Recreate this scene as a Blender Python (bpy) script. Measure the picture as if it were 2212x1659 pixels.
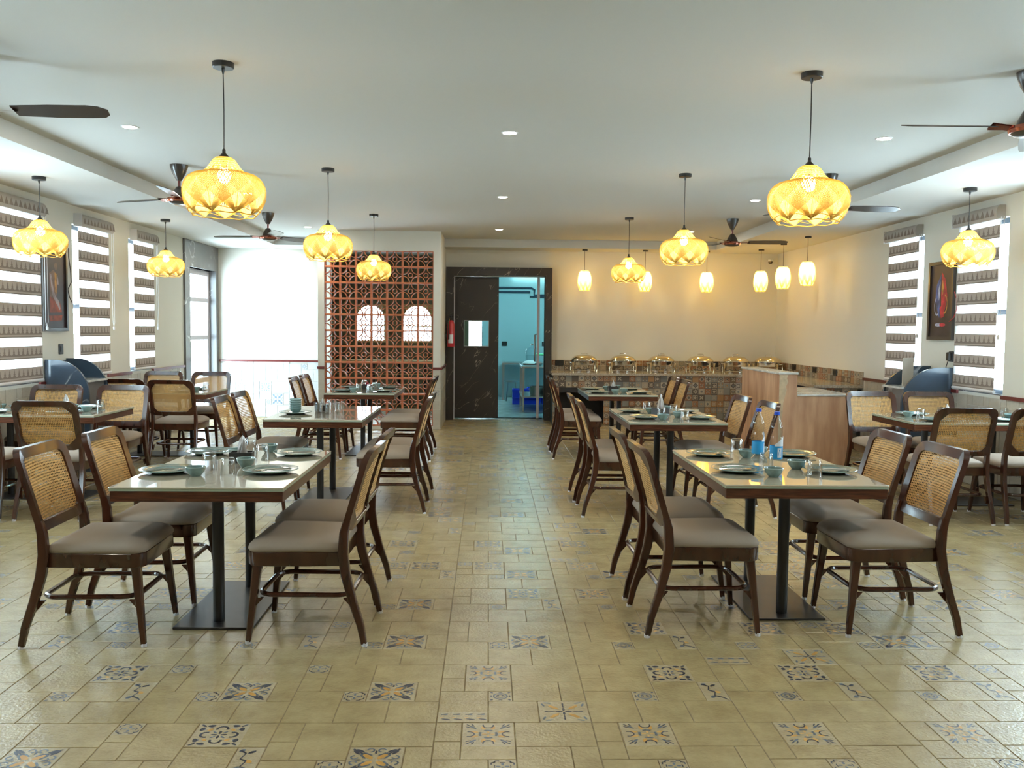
import bpy, math, random
from mathutils import Matrix, Vector
random.seed(7)
PI = math.pi
S = bpy.context.scene
COL = S.collection
for o in list(bpy.data.objects):
    bpy.data.objects.remove(o)

# ------------------------------------------------------------------ camera
EYE = 1.52
cam_d = bpy.data.cameras.new('camera')
cam_d.sensor_width = 36.0
cam_d.lens = 31.74
cam_d.clip_end = 200
cam = bpy.data.objects.new('camera', cam_d)
COL.objects.link(cam)
r_ = Vector((0.99961327, -0.02609598, 0.00960795))
u_ = Vector((-0.00799708, 0.06114647, 0.99809677))
f_ = Vector((0.02663381, 0.99778761, -0.06091413))
M = Matrix.Identity(4)
for i in range(3):
    M[i][0] = r_[i]; M[i][1] = u_[i]; M[i][2] = -f_[i]
M[0][3], M[1][3], M[2][3] = 0, 0, EYE
cam.matrix_world = M
S.camera = cam

# ------------------------------------------------------------------ world and exposure
W = bpy.data.worlds.new('daylight'); S.world = W; W.use_nodes = True
bg = W.node_tree.nodes['Background']
bg.inputs['Color'].default_value = (0.70, 0.87, 1.0, 1)
bg.inputs['Strength'].default_value = 30.0
S.view_settings.view_transform = 'Standard'
S.view_settings.look = 'None'
S.view_settings.gamma = 1.0
S.view_settings.use_curve_mapping = False
S.view_settings.exposure = -0.1
BULB = 210.0          # pendant bulb emission
DOWN = 620.0          # recessed downlight emission
c = S.cycles
c.max_bounces = 8; c.diffuse_bounces = 5; c.glossy_bounces = 4
c.transmission_bounces = 6; c.transparent_max_bounces = 12
c.caustics_reflective = False; c.caustics_refractive = False
c.sample_clamp_indirect = 6.0
c.use_denoising = True

# ------------------------------------------------------------------ materials
def newmat(name):
    m = bpy.data.materials.new(name); m.use_nodes = True
    return m, m.node_tree, m.node_tree.nodes['Principled BSDF']

def setp(b, k, v):
    if k in b.inputs: b.inputs[k].default_value = v

def mat(name, col, rough=0.5, metal=0.0, var=0.0, scale=8.0, bump=0.0, bscale=60.0, coat=0.0, spec=0.5, col2=None, stretch=None):
    m, nt, b = newmat(name)
    setp(b, 'Roughness', rough); setp(b, 'Metallic', metal); setp(b, 'Coat Weight', coat)
    setp(b, 'Coat Roughness', 0.12); setp(b, 'Specular IOR Level', spec)
    b.inputs['Base Color'].default_value = (*col, 1)
    N, L = nt.nodes, nt.links
    if var > 0 or col2 or bump > 0:
        tc = N.new('ShaderNodeTexCoord'); mp = N.new('ShaderNodeMapping')
        L.new(tc.outputs['Object'], mp.inputs['Vector'])
        if stretch: mp.inputs['Scale'].default_value = stretch
    if var > 0 or col2:
        no = N.new('ShaderNodeTexNoise'); no.inputs['Scale'].default_value = scale; no.inputs['Detail'].default_value = 5
        L.new(mp.outputs[0], no.inputs['Vector'])
        cr = N.new('ShaderNodeValToRGB')
        a = tuple(max(0, x * (1 - var)) for x in col); d = col2 or tuple(min(1, x * (1 + var)) for x in col)
        cr.color_ramp.elements[0].position = 0.3; cr.color_ramp.elements[1].position = 0.7
        cr.color_ramp.elements[0].color = (*a, 1); cr.color_ramp.elements[1].color = (*d, 1)
        L.new(no.outputs[0], cr.inputs[0]); L.new(cr.outputs[0], b.inputs['Base Color'])
    if bump > 0:
        n2 = N.new('ShaderNodeTexNoise'); n2.inputs['Scale'].default_value = bscale; n2.inputs['Detail'].default_value = 3
        L.new(mp.outputs[0], n2.inputs['Vector'])
        bp = N.new('ShaderNodeBump'); bp.inputs['Strength'].default_value = bump; bp.inputs['Distance'].default_value = 0.01
        L.new(n2.outputs[0], bp.inputs['Height']); L.new(bp.outputs[0], b.inputs['Normal'])
    return m

def glassmat(name, tint=(0.97, 0.98, 0.98), ior=1.45, base=0.09):
    m, nt, b = newmat(name); N, L = nt.nodes, nt.links
    N.remove(b); out = N['Material Output']
    t = N.new('ShaderNodeBsdfTransparent'); t.inputs[0].default_value = (*tint, 1)
    g = N.new('ShaderNodeBsdfGlossy'); g.inputs['Roughness'].default_value = 0.02
    fr = N.new('ShaderNodeLayerWeight'); fr.inputs[0].default_value = 0.5
    pw = N.new('ShaderNodeMath'); pw.operation = 'POWER'; pw.inputs[1].default_value = 2.2
    ad = N.new('ShaderNodeMath'); ad.operation = 'MULTIPLY_ADD'; ad.inputs[1].default_value = 0.65 if base > .04 else .3; ad.inputs[2].default_value = base
    mx = N.new('ShaderNodeMixShader')
    L.new(fr.outputs['Facing'], pw.inputs[0]); L.new(pw.outputs[0], ad.inputs[0]); L.new(ad.outputs[0], mx.inputs[0])
    L.new(t.outputs[0], mx.inputs[1]); L.new(g.outputs[0], mx.inputs[2]); L.new(mx.outputs[0], out.inputs[0])
    return m

def emit(name, col, s):
    m, nt, b = newmat(name); N, L = nt.nodes, nt.links
    N.remove(b); e = N.new('ShaderNodeEmission'); e.inputs[0].default_value = (*col, 1); e.inputs[1].default_value = s
    L.new(e.outputs[0], N['Material Output'].inputs[0]); return m

def sheer(name, col, transp, transl):
    """woven fabric that lets light through: diffuse + translucent + open gaps"""
    m, nt, b = newmat(name); N, L = nt.nodes, nt.links
    N.remove(b)
    d = N.new('ShaderNodeBsdfDiffuse'); d.inputs[0].default_value = (*col, 1)
    tl = N.new('ShaderNodeBsdfTranslucent'); tl.inputs[0].default_value = (*col, 1)
    tp = N.new('ShaderNodeBsdfTransparent')
    m1 = N.new('ShaderNodeMixShader'); m1.inputs[0].default_value = transl
    m2 = N.new('ShaderNodeMixShader'); m2.inputs[0].default_value = transp
    L.new(d.outputs[0], m1.inputs[1]); L.new(tl.outputs[0], m1.inputs[2])
    L.new(m1.outputs[0], m2.inputs[1]); L.new(tp.outputs[0], m2.inputs[2])
    L.new(m2.outputs[0], N['Material Output'].inputs[0]); return m

def marble(name, base, vein, rough=0.25, scale=1.0, width=0.012):
    m, nt, b = newmat(name); N, L = nt.nodes, nt.links
    setp(b, 'Roughness', rough)
    tc = N.new('ShaderNodeTexCoord'); mp = N.new('ShaderNodeMapping')
    m0 = N.new('ShaderNodeMapping'); m0.inputs['Rotation'].default_value = (0.0, 0.87, 0.35)
    mp.inputs['Scale'].default_value = (0.55, 2.0, 2.6)
    L.new(tc.outputs['Object'], m0.inputs[0]); L.new(m0.outputs[0], mp.inputs[0])
    no = N.new('ShaderNodeTexNoise'); no.inputs['Scale'].default_value = scale; no.inputs['Detail'].default_value = 3.5
    no.inputs['Roughness'].default_value = 0.42; no.inputs['Distortion'].default_value = 0.15
    L.new(mp.outputs[0], no.inputs['Vector'])
    s = N.new('ShaderNodeMath'); s.operation = 'SUBTRACT'; s.inputs[1].default_value = 0.5
    a = N.new('ShaderNodeMath'); a.operation = 'ABSOLUTE'
    L.new(no.outputs[0], s.inputs[0]); L.new(s.outputs[0], a.inputs[0])
    cr = N.new('ShaderNodeValToRGB')
    cr.color_ramp.elements[0].position = 0.0; cr.color_ramp.elements[0].color = (*vein, 1)
    cr.color_ramp.elements[1].position = width; cr.color_ramp.elements[1].color = (*base, 1)
    L.new(a.outputs[0], cr.inputs[0])
    n2 = N.new('ShaderNodeTexNoise'); n2.inputs['Scale'].default_value = 3; n2.inputs['Detail'].default_value = 6
    L.new(tc.outputs['Object'], n2.inputs['Vector'])
    r2 = N.new('ShaderNodeValToRGB'); r2.color_ramp.elements[0].position = 0.45; r2.color_ramp.elements[1].position = 0.62
    L.new(n2.outputs[0], r2.inputs[0])
    mx = N.new('ShaderNodeMix'); mx.data_type = 'RGBA'
    L.new(r2.outputs[0], mx.inputs[0]); mx.inputs[6].default_value = (*[x * 0.85 for x in base], 1)
    L.new(cr.outputs[0], mx.inputs[7]); L.new(mx.outputs[2], b.inputs['Base Color'])
    return m

def tilemat(name, c1, c2, rough=0.3, scale=5.0, bump=0.6, worldco=True):
    """stone tile: blotchy cream with fine pitted relief, laid from world position so neighbours differ"""
    m, nt, b = newmat(name); N, L = nt.nodes, nt.links
    setp(b, 'Specular IOR Level', 0.85)
    tc = N.new('ShaderNodeNewGeometry')
    no = N.new('ShaderNodeTexNoise'); no.inputs['Scale'].default_value = scale; no.inputs['Detail'].default_value = 8; no.inputs['Roughness'].default_value = 0.65
    L.new(tc.outputs['Position'], no.inputs['Vector'])
    cr = N.new('ShaderNodeValToRGB'); cr.color_ramp.elements[0].position = 0.22; cr.color_ramp.elements[1].position = 0.68
    cr.color_ramp.elements[0].color = (*c1, 1); cr.color_ramp.elements[1].color = (*c2, 1)
    L.new(no.outputs[0], cr.inputs[0]); L.new(cr.outputs[0], b.inputs['Base Color'])
    n2 = N.new('ShaderNodeTexNoise'); n2.inputs['Scale'].default_value = 70; n2.inputs['Detail'].default_value = 5
    L.new(tc.outputs['Position'], n2.inputs['Vector'])
    bp = N.new('ShaderNodeBump'); bp.inputs['Strength'].default_value = bump; bp.inputs['Distance'].default_value = 0.004
    L.new(n2.outputs[0], bp.inputs['Height']); L.new(bp.outputs[0], b.inputs['Normal'])
    mr = N.new('ShaderNodeMapRange'); mr.inputs[3].default_value = rough * 0.8; mr.inputs[4].default_value = rough * 1.3
    L.new(no.outputs[0], mr.inputs[0]); L.new(mr.outputs[0], b.inputs['Roughness'])
    return m

MT = {}
MT['wall'] = mat('wall_paint', (0.70, 0.70, 0.64), 0.75, bump=0.04, bscale=300)
MT['ceil'] = mat('ceiling_paint', (0.66, 0.67, 0.65), 0.8, bump=0.03, bscale=200)
MT['grout'] = mat('grout', (0.22, 0.17, 0.10), 0.9)
MT['tile'] = tilemat('floor_tile', (0.30, 0.225, 0.11), (0.47, 0.385, 0.205), 0.22, 7.0)
MT['tile_light'] = tilemat('floor_tile_patterned', (0.38, 0.31, 0.19), (0.50, 0.43, 0.28), 0.24, 6.0)
MT['ink_dark'] = mat('tile_ink_dark', (0.035, 0.04, 0.06), 0.35)
MT['ink_grey'] = mat('tile_ink_grey', (0.10, 0.13, 0.16), 0.35)
MT['ink_ochre'] = mat('tile_ink_ochre', (0.52, 0.28, 0.06), 0.35)
MT['wtile'] = tilemat('wainscot_tile', (0.42, 0.40, 0.35), (0.56, 0.54, 0.48), 0.35, 5.0)
MT['wtile_w'] = tilemat('wainscot_tile_pale', (0.58, 0.62, 0.66), (0.70, 0.74, 0.78), 0.35, 5.0)
MT['ink_blue'] = mat('tile_ink_blue', (0.22, 0.30, 0.40), 0.4)
MT['wood'] = mat('dark_wood', (0.046, 0.013, 0.006), 0.22, var=0.3, scale=7, stretch=(2, 2, 0.5), coat=0.3)
MT['tablewood'] = mat('table_edge_wood', (0.085, 0.025, 0.012), 0.25, var=0.5, scale=22, stretch=(0.4, 0.4, 5), coat=0.25)
MT['cane'] = mat('cane', (0.62, 0.37, 0.13), 0.5, var=0.25, scale=60)
MT['fabric'] = mat('taupe_fabric', (0.31, 0.255, 0.205), 0.8, bump=0.12, bscale=500)
MT['white'] = mat('white_plastic', (0.75, 0.76, 0.80), 0.4)
MT['black'] = mat('black_metal', (0.018, 0.018, 0.020), 0.35, spec=0.5)
MT['plate_steel'] = mat('black_base_plate', (0.03, 0.027, 0.026), 0.38, var=0.2, scale=10)
MT['top'] = mat('lacquered_top', (0.62, 0.59, 0.49), 0.07, coat=1.0)
setp(MT['top'].node_tree.nodes['Principled BSDF'], 'Coat Roughness', 0.01)
MT['topedge'] = mat('glass_edge', (0.42, 0.50, 0.40), 0.12)
MT['teal'] = mat('teal_glaze', (0.13, 0.22, 0.22), 0.12, var=0.2, scale=30, coat=0.6)
MT['teal_l'] = mat('pale_teal_glaze', (0.30, 0.44, 0.45), 0.12, coat=0.6)
MT['steel'] = mat('polished_steel', (0.75, 0.75, 0.76), 0.10, metal=1.0)
MT['steel_b'] = mat('brushed_steel', (0.55, 0.57, 0.58), 0.3, metal=1.0)
MT['gold'] = mat('brass_steel', (0.76, 0.66, 0.48), 0.12, metal=1.0)  # steel, with the yellow it reflects from the wall put into its colour
MT['glass'] = glassmat('clear_glass')
MT['pane'] = glassmat('window_glass', (0.96, 0.99, 0.98), 1.3, 0.03)
MT['paper'] = mat('tissue_paper', (0.85, 0.86, 0.88), 0.9)
MT['strand'] = sheer('bamboo_strand', (0.95, 0.82, 0.38), 0.0, 0.42)
MT['strand_o'] = sheer('bamboo_outer_strand', (0.70, 0.48, 0.12), 0.0, 0.30)
MT['liner'] = sheer('lamp_liner', (0.96, 0.66, 0.22), 0.15, 0.7)
MT['bulb'] = emit('bulb_glow', (1.0, 0.80, 0.50), BULB)
MT['bulb_s'] = emit('lantern_glow', (1.0, 0.74, 0.25), BULB * 4.8)
MT['down'] = emit('downlight_glow', (1.0, 0.92, 0.78), DOWN)
MT['fan'] = mat('fan_brown', (0.035, 0.027, 0.024), 0.28, coat=0.4)
MT['copper'] = mat('fan_copper', (0.45, 0.16, 0.11), 0.18, metal=0.9)
MT['terracotta'] = mat('terracotta_block', (0.46, 0.11, 0.055), 0.55, var=0.3, scale=3.0, col2=(0.60, 0.19, 0.07))
MT['mortar'] = mat('mortar', (0.34, 0.22, 0.12), 0.9)
MT['marble'] = marble('brown_black_marble', (0.026, 0.020, 0.017), (0.36, 0.30, 0.24), 0.45, 2.1, 0.008)
MT['marble_b'] = marble('slate_blue_marble', (0.050, 0.075, 0.110), (0.55, 0.60, 0.65), 0.18, 0.9, 0.008)  # dark marble with blue daylight reflection put into its base colour
MT['marble_g'] = marble('grey_marble', (0.15, 0.15, 0.155), (0.55, 0.55, 0.57), 0.25, 1.2, 0.012)
MT['granite'] = mat('counter_stone', (0.42, 0.37, 0.30), 0.12, var=0.3, scale=60)
MT['pale_stone'] = mat('white_marble_top', (0.62, 0.64, 0.62), 0.12, var=0.25, scale=9)
MT['maroon'] = mat('maroon_trim', (0.13, 0.02, 0.018), 0.35, coat=0.3)
MT['blind'] = mat('blind_fabric', (0.42, 0.37, 0.335), 0.85)
MT['blind_ink'] = mat('blind_print', (0.22, 0.185, 0.165), 0.85)
MT['sheer'] = sheer('sheer_fabric', (0.92, 0.94, 0.97), 0.35, 0.7)
MT['valance'] = mat('valance_fabric', (0.42, 0.40, 0.38), 0.6)
MT['alu'] = mat('painted_aluminium', (0.50, 0.48, 0.52), 0.35)
MT['winframe'] = mat('dark_window_frame', (0.04, 0.06, 0.09), 0.35)
MT['ply'] = mat('plywood', (0.52, 0.27, 0.15), 0.55, var=0.25, scale=4, stretch=(2.2, 2.2, 0.4), col2=(0.66, 0.41, 0.25))
MT['ply_pale'] = mat('plywood_filler', (0.55, 0.42, 0.27), 0.6, var=0.2, scale=12)
MT['red'] = mat('extinguisher_red', (0.45, 0.02, 0.03), 0.3, coat=0.4)
MT['kwall'] = mat('kitchen_wall_tile', (0.55, 0.72, 0.76), 0.15)
MT['kfloor'] = mat('kitchen_floor', (0.34, 0.46, 0.45), 0.25, var=0.2, scale=5)
MT['blue'] = mat('blue_plastic', (0.01, 0.05, 0.65), 0.4)
MT['green'] = mat('green_plastic', (0.05, 0.75, 0.25), 0.4)
MT['orange'] = mat('orange_sack', (0.75, 0.20, 0.04), 0.6, var=0.4, scale=20)
MT['bluecap'] = mat('blue_cap', (0.02, 0.09, 0.65), 0.35)
MT['label_b'] = mat('bottle_label_blue', (0.02, 0.30, 0.66), 0.4)
MT['label_w'] = mat('bottle_label_white', (0.75, 0.80, 0.85), 0.4)
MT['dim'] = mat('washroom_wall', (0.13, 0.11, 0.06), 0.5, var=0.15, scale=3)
MT['water'] = glassmat('bottle_plastic', (0.93, 0.96, 0.98), 1.4, 0.04)
MT['oak'] = mat('honey_wood', (0.48, 0.34, 0.14), 0.5)
MT['cream'] = mat('cream_card', (0.62, 0.55, 0.45), 0.6)
ENC = [(0.34, 0.29, 0.22), (0.27, 0.12, 0.06), (0.10, 0.08, 0.065), (0.22, 0.22, 0.20), (0.33, 0.19, 0.09), (0.15, 0.15, 0.15), (0.42, 0.36, 0.28), (0.19, 0.13, 0.08)]
for i, cc in enumerate(ENC): MT['enc%d' % i] = mat('encaustic_%d' % i, cc, 0.3)

# ------------------------------------------------------------------ mesh builder
class MB:
    def __init__(s): s.v = []; s.f = []; s.m = []
    def face(s, pts, mi=0):
        b = len(s.v); s.v += [tuple(p) for p in pts]; s.f.append(tuple(range(b, b + len(pts)))); s.m.append(mi); return s
    def grid(s, rows, mi=0, wu=False, wv=False):
        b = len(s.v); nu = len(rows); nv = len(rows[0])
        for r in rows: s.v += [tuple(p) for p in r]
        for i in range(nu if wu else nu - 1):
            for j in range(nv if wv else nv - 1):
                i2 = (i + 1) % nu; j2 = (j + 1) % nv
                s.f.append((b + i * nv + j, b + i * nv + j2, b + i2 * nv + j2, b + i2 * nv + j)); s.m.append(mi)
        return s
    def box(s, x0, x1, y0, y1, z0, z1, mi=0, ch=0.0):
        if x1 < x0: x0, x1 = x1, x0
        if y1 < y0: y0, y1 = y1, y0
        if z1 < z0: z0, z1 = z1, z0
        b = len(s.v)
        if ch <= 0:
            s.v += [(x0, y0, z0), (x1, y0, z0), (x1, y1, z0), (x0, y1, z0), (x0, y0, z1), (x1, y0, z1), (x1, y1, z1), (x0, y1, z1)]
            for q in ((3, 2, 1, 0), (4, 5, 6, 7), (0, 1, 5, 4), (1, 2, 6, 5), (2, 3, 7, 6), (3, 0, 4, 7)):
                s.f.append(tuple(b + k for k in q)); s.m.append(mi)
            return s
        # stacked rounded rings
        c_ = min(ch, (x1 - x0) / 2.01, (y1 - y0) / 2.01, (z1 - z0) / 2.01)
        def ring(ins, z):
            a0, a1, b0, b1 = x0 + ins, x1 - ins, y0 + ins, y1 - ins; k = c_
            return [(a0 + k, b0, z), (a1 - k, b0, z), (a1, b0 + k, z), (a1, b1 - k, z), (a1 - k, b1, z), (a0 + k, b1, z), (a0, b1 - k, z), (a0, b0 + k, z)]
        rs = [ring(c_ * 0.99, z0), ring(0, z0 + c_), ring(0, z1 - c_), ring(c_ * 0.99, z1)]
        s.grid(rs, mi, wv=True)
        s.face(list(reversed(rs[0])), mi); s.face(rs[-1], mi)
        return s
    def tube(s, pts, r, n=8, mi=0, cap=True, closed=False, sx=1.0):
        pts = [Vector(p) for p in pts]; N_ = len(pts); rows = []
        up = Vector((0, 0, 1)); prev = None
        for i, p in enumerate(pts):
            if closed: d = pts[(i + 1) % N_] - pts[i - 1]
            else: d = pts[min(i + 1, N_ - 1)] - pts[max(i - 1, 0)]
            d.normalize()
            if prev is None:
                a = d.cross(up)
                if a.length < 1e-3: a = d.cross(Vector((1, 0, 0)))
            else: a = prev - d * prev.dot(d)
            a.normalize(); prev = a; q = d.cross(a)
            rr = r[i] if isinstance(r, (list, tuple)) else r
            rows.append([p + (a * math.cos(2 * PI * k / n) * sx + q * math.sin(2 * PI * k / n)) * rr for k in range(n)])
        s.grid(rows, mi, wu=closed, wv=True)
        if cap and not closed:
            s.face(list(reversed(rows[0])), mi); s.face(rows[-1], mi)
        return s
    def lathe(s, prof, n=20, mi=0, c=(0, 0, 0), cap=False, mis=None):
        rows = [[(c[0] + r * math.cos(2 * PI * k / n), c[1] + r * math.sin(2 * PI * k / n), c[2] + z) for k in range(n)] for r, z in prof]
        if mis:
            for i in range(len(rows) - 1): s.grid(rows[i:i + 2], mis[i], wv=True)
        else: s.grid(rows, mi, wv=True)
        if cap: s.face(rows[0], mi); s.face(list(reversed(rows[-1])), mi)
        return s
    def prism(s, poly, h0, h1, fn=None, mi=0):
        fn = fn or (lambda a, b, h: (a, b, h))
        A_ = [fn(a, b, h0) for a, b in poly]; B_ = [fn(a, b, h1) for a, b in poly]
        s.grid([A_, B_], mi, wv=True); s.face(list(reversed(A_)), mi); s.face(B_, mi); return s
    def sweep(s, pts, wx, wy, mi=0, ch=0.3):
        """chamfered-rectangle section along a path lying near a vertical x-z plane"""
        rows = []; n = len(pts)
        for i, p in enumerate(pts):
            d = Vector(pts[min(i + 1, n - 1)]) - Vector(pts[max(i - 1, 0)]); d.normalize()
            yv = Vector((0, 1, 0)); xv = yv.cross(d); xv.normalize(); yv = d.cross(xv)
            a = wx[i] / 2; b = wy[i] / 2; k = min(a, b) * ch
            rows.append([Vector(p) + xv * u + yv * w for u, w in ((a, -b + k), (a, b - k), (a - k, b), (-a + k, b), (-a, b - k), (-a, -b + k), (-a + k, -b), (a - k, -b))])
        s.grid(rows, mi, wv=True); s.face(list(reversed(rows[0])), mi); s.face(rows[-1], mi); return s
    def add(s, o, fn, mo=0):
        b = len(s.v); s.v += [tuple(fn(p)) for p in o.v]; s.f += [tuple(b + k for k in f) for f in o.f]; s.m += [k + mo for k in o.m]; return s
    def mesh(s, name, mats, smooth=True):
        me = bpy.data.meshes.new(name); me.from_pydata(s.v, [], s.f)
        for k in mats: me.materials.append(MT[k])
        me.polygons.foreach_set('material_index', s.m)
        if smooth:
            me.polygons.foreach_set('use_smooth', [True] * len(me.polygons))
            me.update()
            try: me.set_sharp_from_angle(angle=math.radians(38))
            except Exception: pass
        me.update(); return me
    def build(s, name, mats, parent=None, smooth=True, loc=(0, 0, 0), rz=0):
        if isinstance(mats, str): mats = [mats]
        return inst(name, s.mesh(name, mats, smooth), parent, loc, rz)

def inst(name, me, parent=None, loc=(0, 0, 0), rz=0, rot=None):
    o = bpy.data.objects.new(name, me); COL.objects.link(o); o.parent = parent; o.location = loc
    o.rotation_euler = rot if rot else (0, 0, rz)
    return o
def tag(o, label=None, cat=None, group=None, kind=None):
    for k, v in (('label', label), ('category', cat), ('group', group), ('kind', kind)):
        if v: o[k] = v
    return o
def thing(name, label, cat, loc=(0, 0, 0), rz=0, group=None):
    o = bpy.data.objects.new(name, None); o.empty_display_size = 0.1; COL.objects.link(o); o.location = loc; o.rotation_euler = (0, 0, rz)
    return tag(o, label, cat, group)
KIDS = {}
def dup(root, loc, rz, label, group=None):
    def cp(o, par):
        n = o.copy(); COL.objects.link(n)
        if par: n.parent = par
        for ch in o.children: cp(ch, n)
        return n
    r = cp(root, None); r.location = loc; r.rotation_euler = (0, 0, rz); r['label'] = label
    if group: r['group'] = group
    return r
def struct(name, mb, mats, parent=None, smooth=False, **k):
    o = mb.build(name, mats, parent, smooth, **k)
    if parent is None: o['kind'] = 'structure'
    return o
class Maker:
    """first call builds, later calls copy the whole tree"""
    def __init__(s, fn): s.fn = fn; s.o = None
    def __call__(s, loc, rz, label, group):
        if s.o is None:
            s.o = s.fn(); s.o.location = loc; s.o.rotation_euler = (0, 0, rz); s.o['label'] = label; s.o['group'] = group
            return s.o
        return dup(s.o, loc, rz, label, group)

# ------------------------------------------------------------------ flat print motifs, unit square [-1, 1]
def ell(cx, cy, a, b, ang, n=8):
    ca, sa = math.cos(ang), math.sin(ang)
    return [(cx + a * math.cos(2 * PI * k / n) * ca - b * math.sin(2 * PI * k / n) * sa, cy + a * math.cos(2 * PI * k / n) * sa + b * math.sin(2 * PI * k / n) * ca) for k in range(n)]
def strokep(pts, w):
    out = []
    for i in range(len(pts) - 1):
        (x0, y0), (x1, y1) = pts[i], pts[i + 1]; l = math.hypot(x1 - x0, y1 - y0) or 1; nx, ny = -(y1 - y0) / l * w, (x1 - x0) / l * w
        out.append([(x0 + nx, y0 + ny), (x0 - nx, y0 - ny), (x1 - nx, y1 - ny), (x1 + nx, y1 + ny)])
    return out
def arcp(cx, cy, r, a0, a1, n=6): return [(cx + r * math.cos(a0 + (a1 - a0) * k / n), cy + r * math.sin(a0 + (a1 - a0) * k / n)) for k in range(n + 1)]
def sym4(polys):
    out = []
    for p, m in polys:
        for q in range(4):
            c_, s_ = (1, 0, -1, 0)[q], (0, 1, 0, -1)[q]
            out.append(([(x * c_ - y * s_, x * s_ + y * c_) for x, y in p], m))
    return out
def mir(polys): return polys + [([(y, x) for x, y in reversed(p)], m) for p, m in polys]
D_, G_, O_ = 1, 2, 3
def motif(k):
    P = []
    if k == 'star':
        q = [(ell(.27, .27, .27, .12, PI / 4), O_)]
        q += [(s, G_) for s in strokep([(.12, .36), (.40, .56), (.56, .40), (.36, .12)], .045)]
        q += mir([(ell(.74, .60, .22, .065, .9), D_)] + [(s, G_) for s in strokep(arcp(.22, .78, .14, 0, 4.6), .035)])
        q += [(s, D_) for s in strokep([(.50, .50), (.9, .9)], .04)]
        q += [(ell(0, .62, .05, .14, 0), D_)]
        P = sym4(q)
    elif k == 'cross':
        q = [(ell(.42, .42, .30, .10, PI / 4), O_), (ell(0, .20, .055, .16, 0), D_), (ell(0, .52, .03, .16, 0), D_), (ell(0, .74, .045, .10, 0), D_)]
        q += mir([(ell(.86, .66, .055, .17, -.3), G_)])
        P = sym4(q)
    elif k == 'ring':
        q = [(ell(.16, 0, .10, .045, 0), O_)] + [(s, G_) for s in strokep(arcp(0, 0, .34, -.5, .5), .05)]
        q += mir([(ell(.56, .20, .17, .09, .2), O_)])
        q += [(s, D_) for s in strokep(arcp(.78, .0, .22, 1.2, 5.0), .03)]
        q += [(ell(.62, .62, .2, .06, PI / 4), G_)] + mir([(ell(.80, .62, .13, .035, .5), D_)]) + [(ell(.80, .80, .13, .035, PI / 4), D_)]
        P = sym4(q)
    elif k == 'wreath':
        q = [(s, D_) for s in strokep(arcp(.52, 0, .22, -1.9, 1.9), .05)] + [(ell(.2, 0, .14, .06, 0), D_), (ell(.2, .2, .13, .05, PI / 4), G_)]
        q += mir([(ell(.80, .5, .1, .17, .2), D_), (ell(.52, .74, .13, .06, .4), G_)]) + [(ell(.82, .82, .16, .06, PI / 4), D_), (ell(.45, .45, .14, .08, -PI / 4), O_)]
        P = sym4(q)
    elif k == 'small':
        q = mir([(s, D_) for s in strokep([(.25, .86), (.55, .86), (.62, .62), (.86, .55)], .05)]) + [(ell(.34, 0, .2, .11, 0), G_), (ell(.62, .62, .12, .05, PI / 4), D_)]
        q += [(s, D_) for s in strokep(arcp(0, 0, .62, -.35, .35, 3), .04)]
        P = sym4(q)
    elif k == 'lace':
        q = [(s, G_) for s in strokep(arcp(0, 0, .6, 0, PI / 2, 5), .07)] + [(s, G_) for s in strokep(arcp(0, 0, .34, 0, PI / 2, 4), .05)]
        q += [(ell(.78, .78, .17, .1, PI / 4), D_), (ell(.82, 0, .07, .2, 0), D_), (ell(.2, .2, .12, .07, PI / 4), D_)]
        P = sym4(q)
    elif k == 'border':
        for x in (-.78, -.26, .26, .78):
            P += [(ell(x, .55, .2, .08, .6), D_), (ell(x, .5, .2, .08, -.7), G_), (ell(x + .08, -.45, .22, .10, -.5), D_), (ell(x - .1, -.1, .1, .06, 0), O_)]
    elif k == 'vine':
        P = [(s, D_) for s in strokep([(-.75, .8), (-.2, .55), (-.45, .1), (.1, -.05), (-.15, -.5), (.5, -.7), (.8, -.9)], .05)]
        P += [(ell(-.6, .78, .25, .13, .2), G_), (ell(.3, -.1, .28, .13, -.2), O_), (ell(-.35, -.62, .25, .14, .3), G_), (ell(.2, .65, .3, .1, .3), D_)]
    return P

# layout of one 60 cm supertile in 10 cm units: (u0, u1, v0, v1)
LAY = [(0, 2, 0, 3), (0, 1, 3, 4.4), (0, 1, 4.4, 6), (1, 3, 3, 6), (2, 3, 2, 3), (2, 4, 0, 2), (4, 6, 0, 2), (3, 5, 2, 4), (5, 6, 2, 4), (3, 6, 4, 6)]
def decor_for(rng, p):
    """motif name and its square (u0, u1, v0, v1) inside the piece, or None"""
    q = LAY[p]; r = rng.random()
    if p == 0: return ('border', (0, 2, 0, 1)) if r < .10 else None
    if p == 2: return ('small', (0, 1, 5, 6)) if r < .22 else None
    if p == 3: return (rng.choice(['ring', 'wreath']), (1, 3, 4, 6)) if r < .45 else None
    if p == 4: return (rng.choice(['small', 'lace', 'lace']), q) if r < .75 else None
    if p == 6: return ('cross', q) if r < .22 else None
    if p == 7: return ('star', q) if r < .38 else None
    if p == 9: return (rng.choice(['wreath', 'ring']), (3, 5, 4, 6)) if r < .22 else None
    if p == 8: return ('vine', q) if r < .20 else None
    return None

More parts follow.
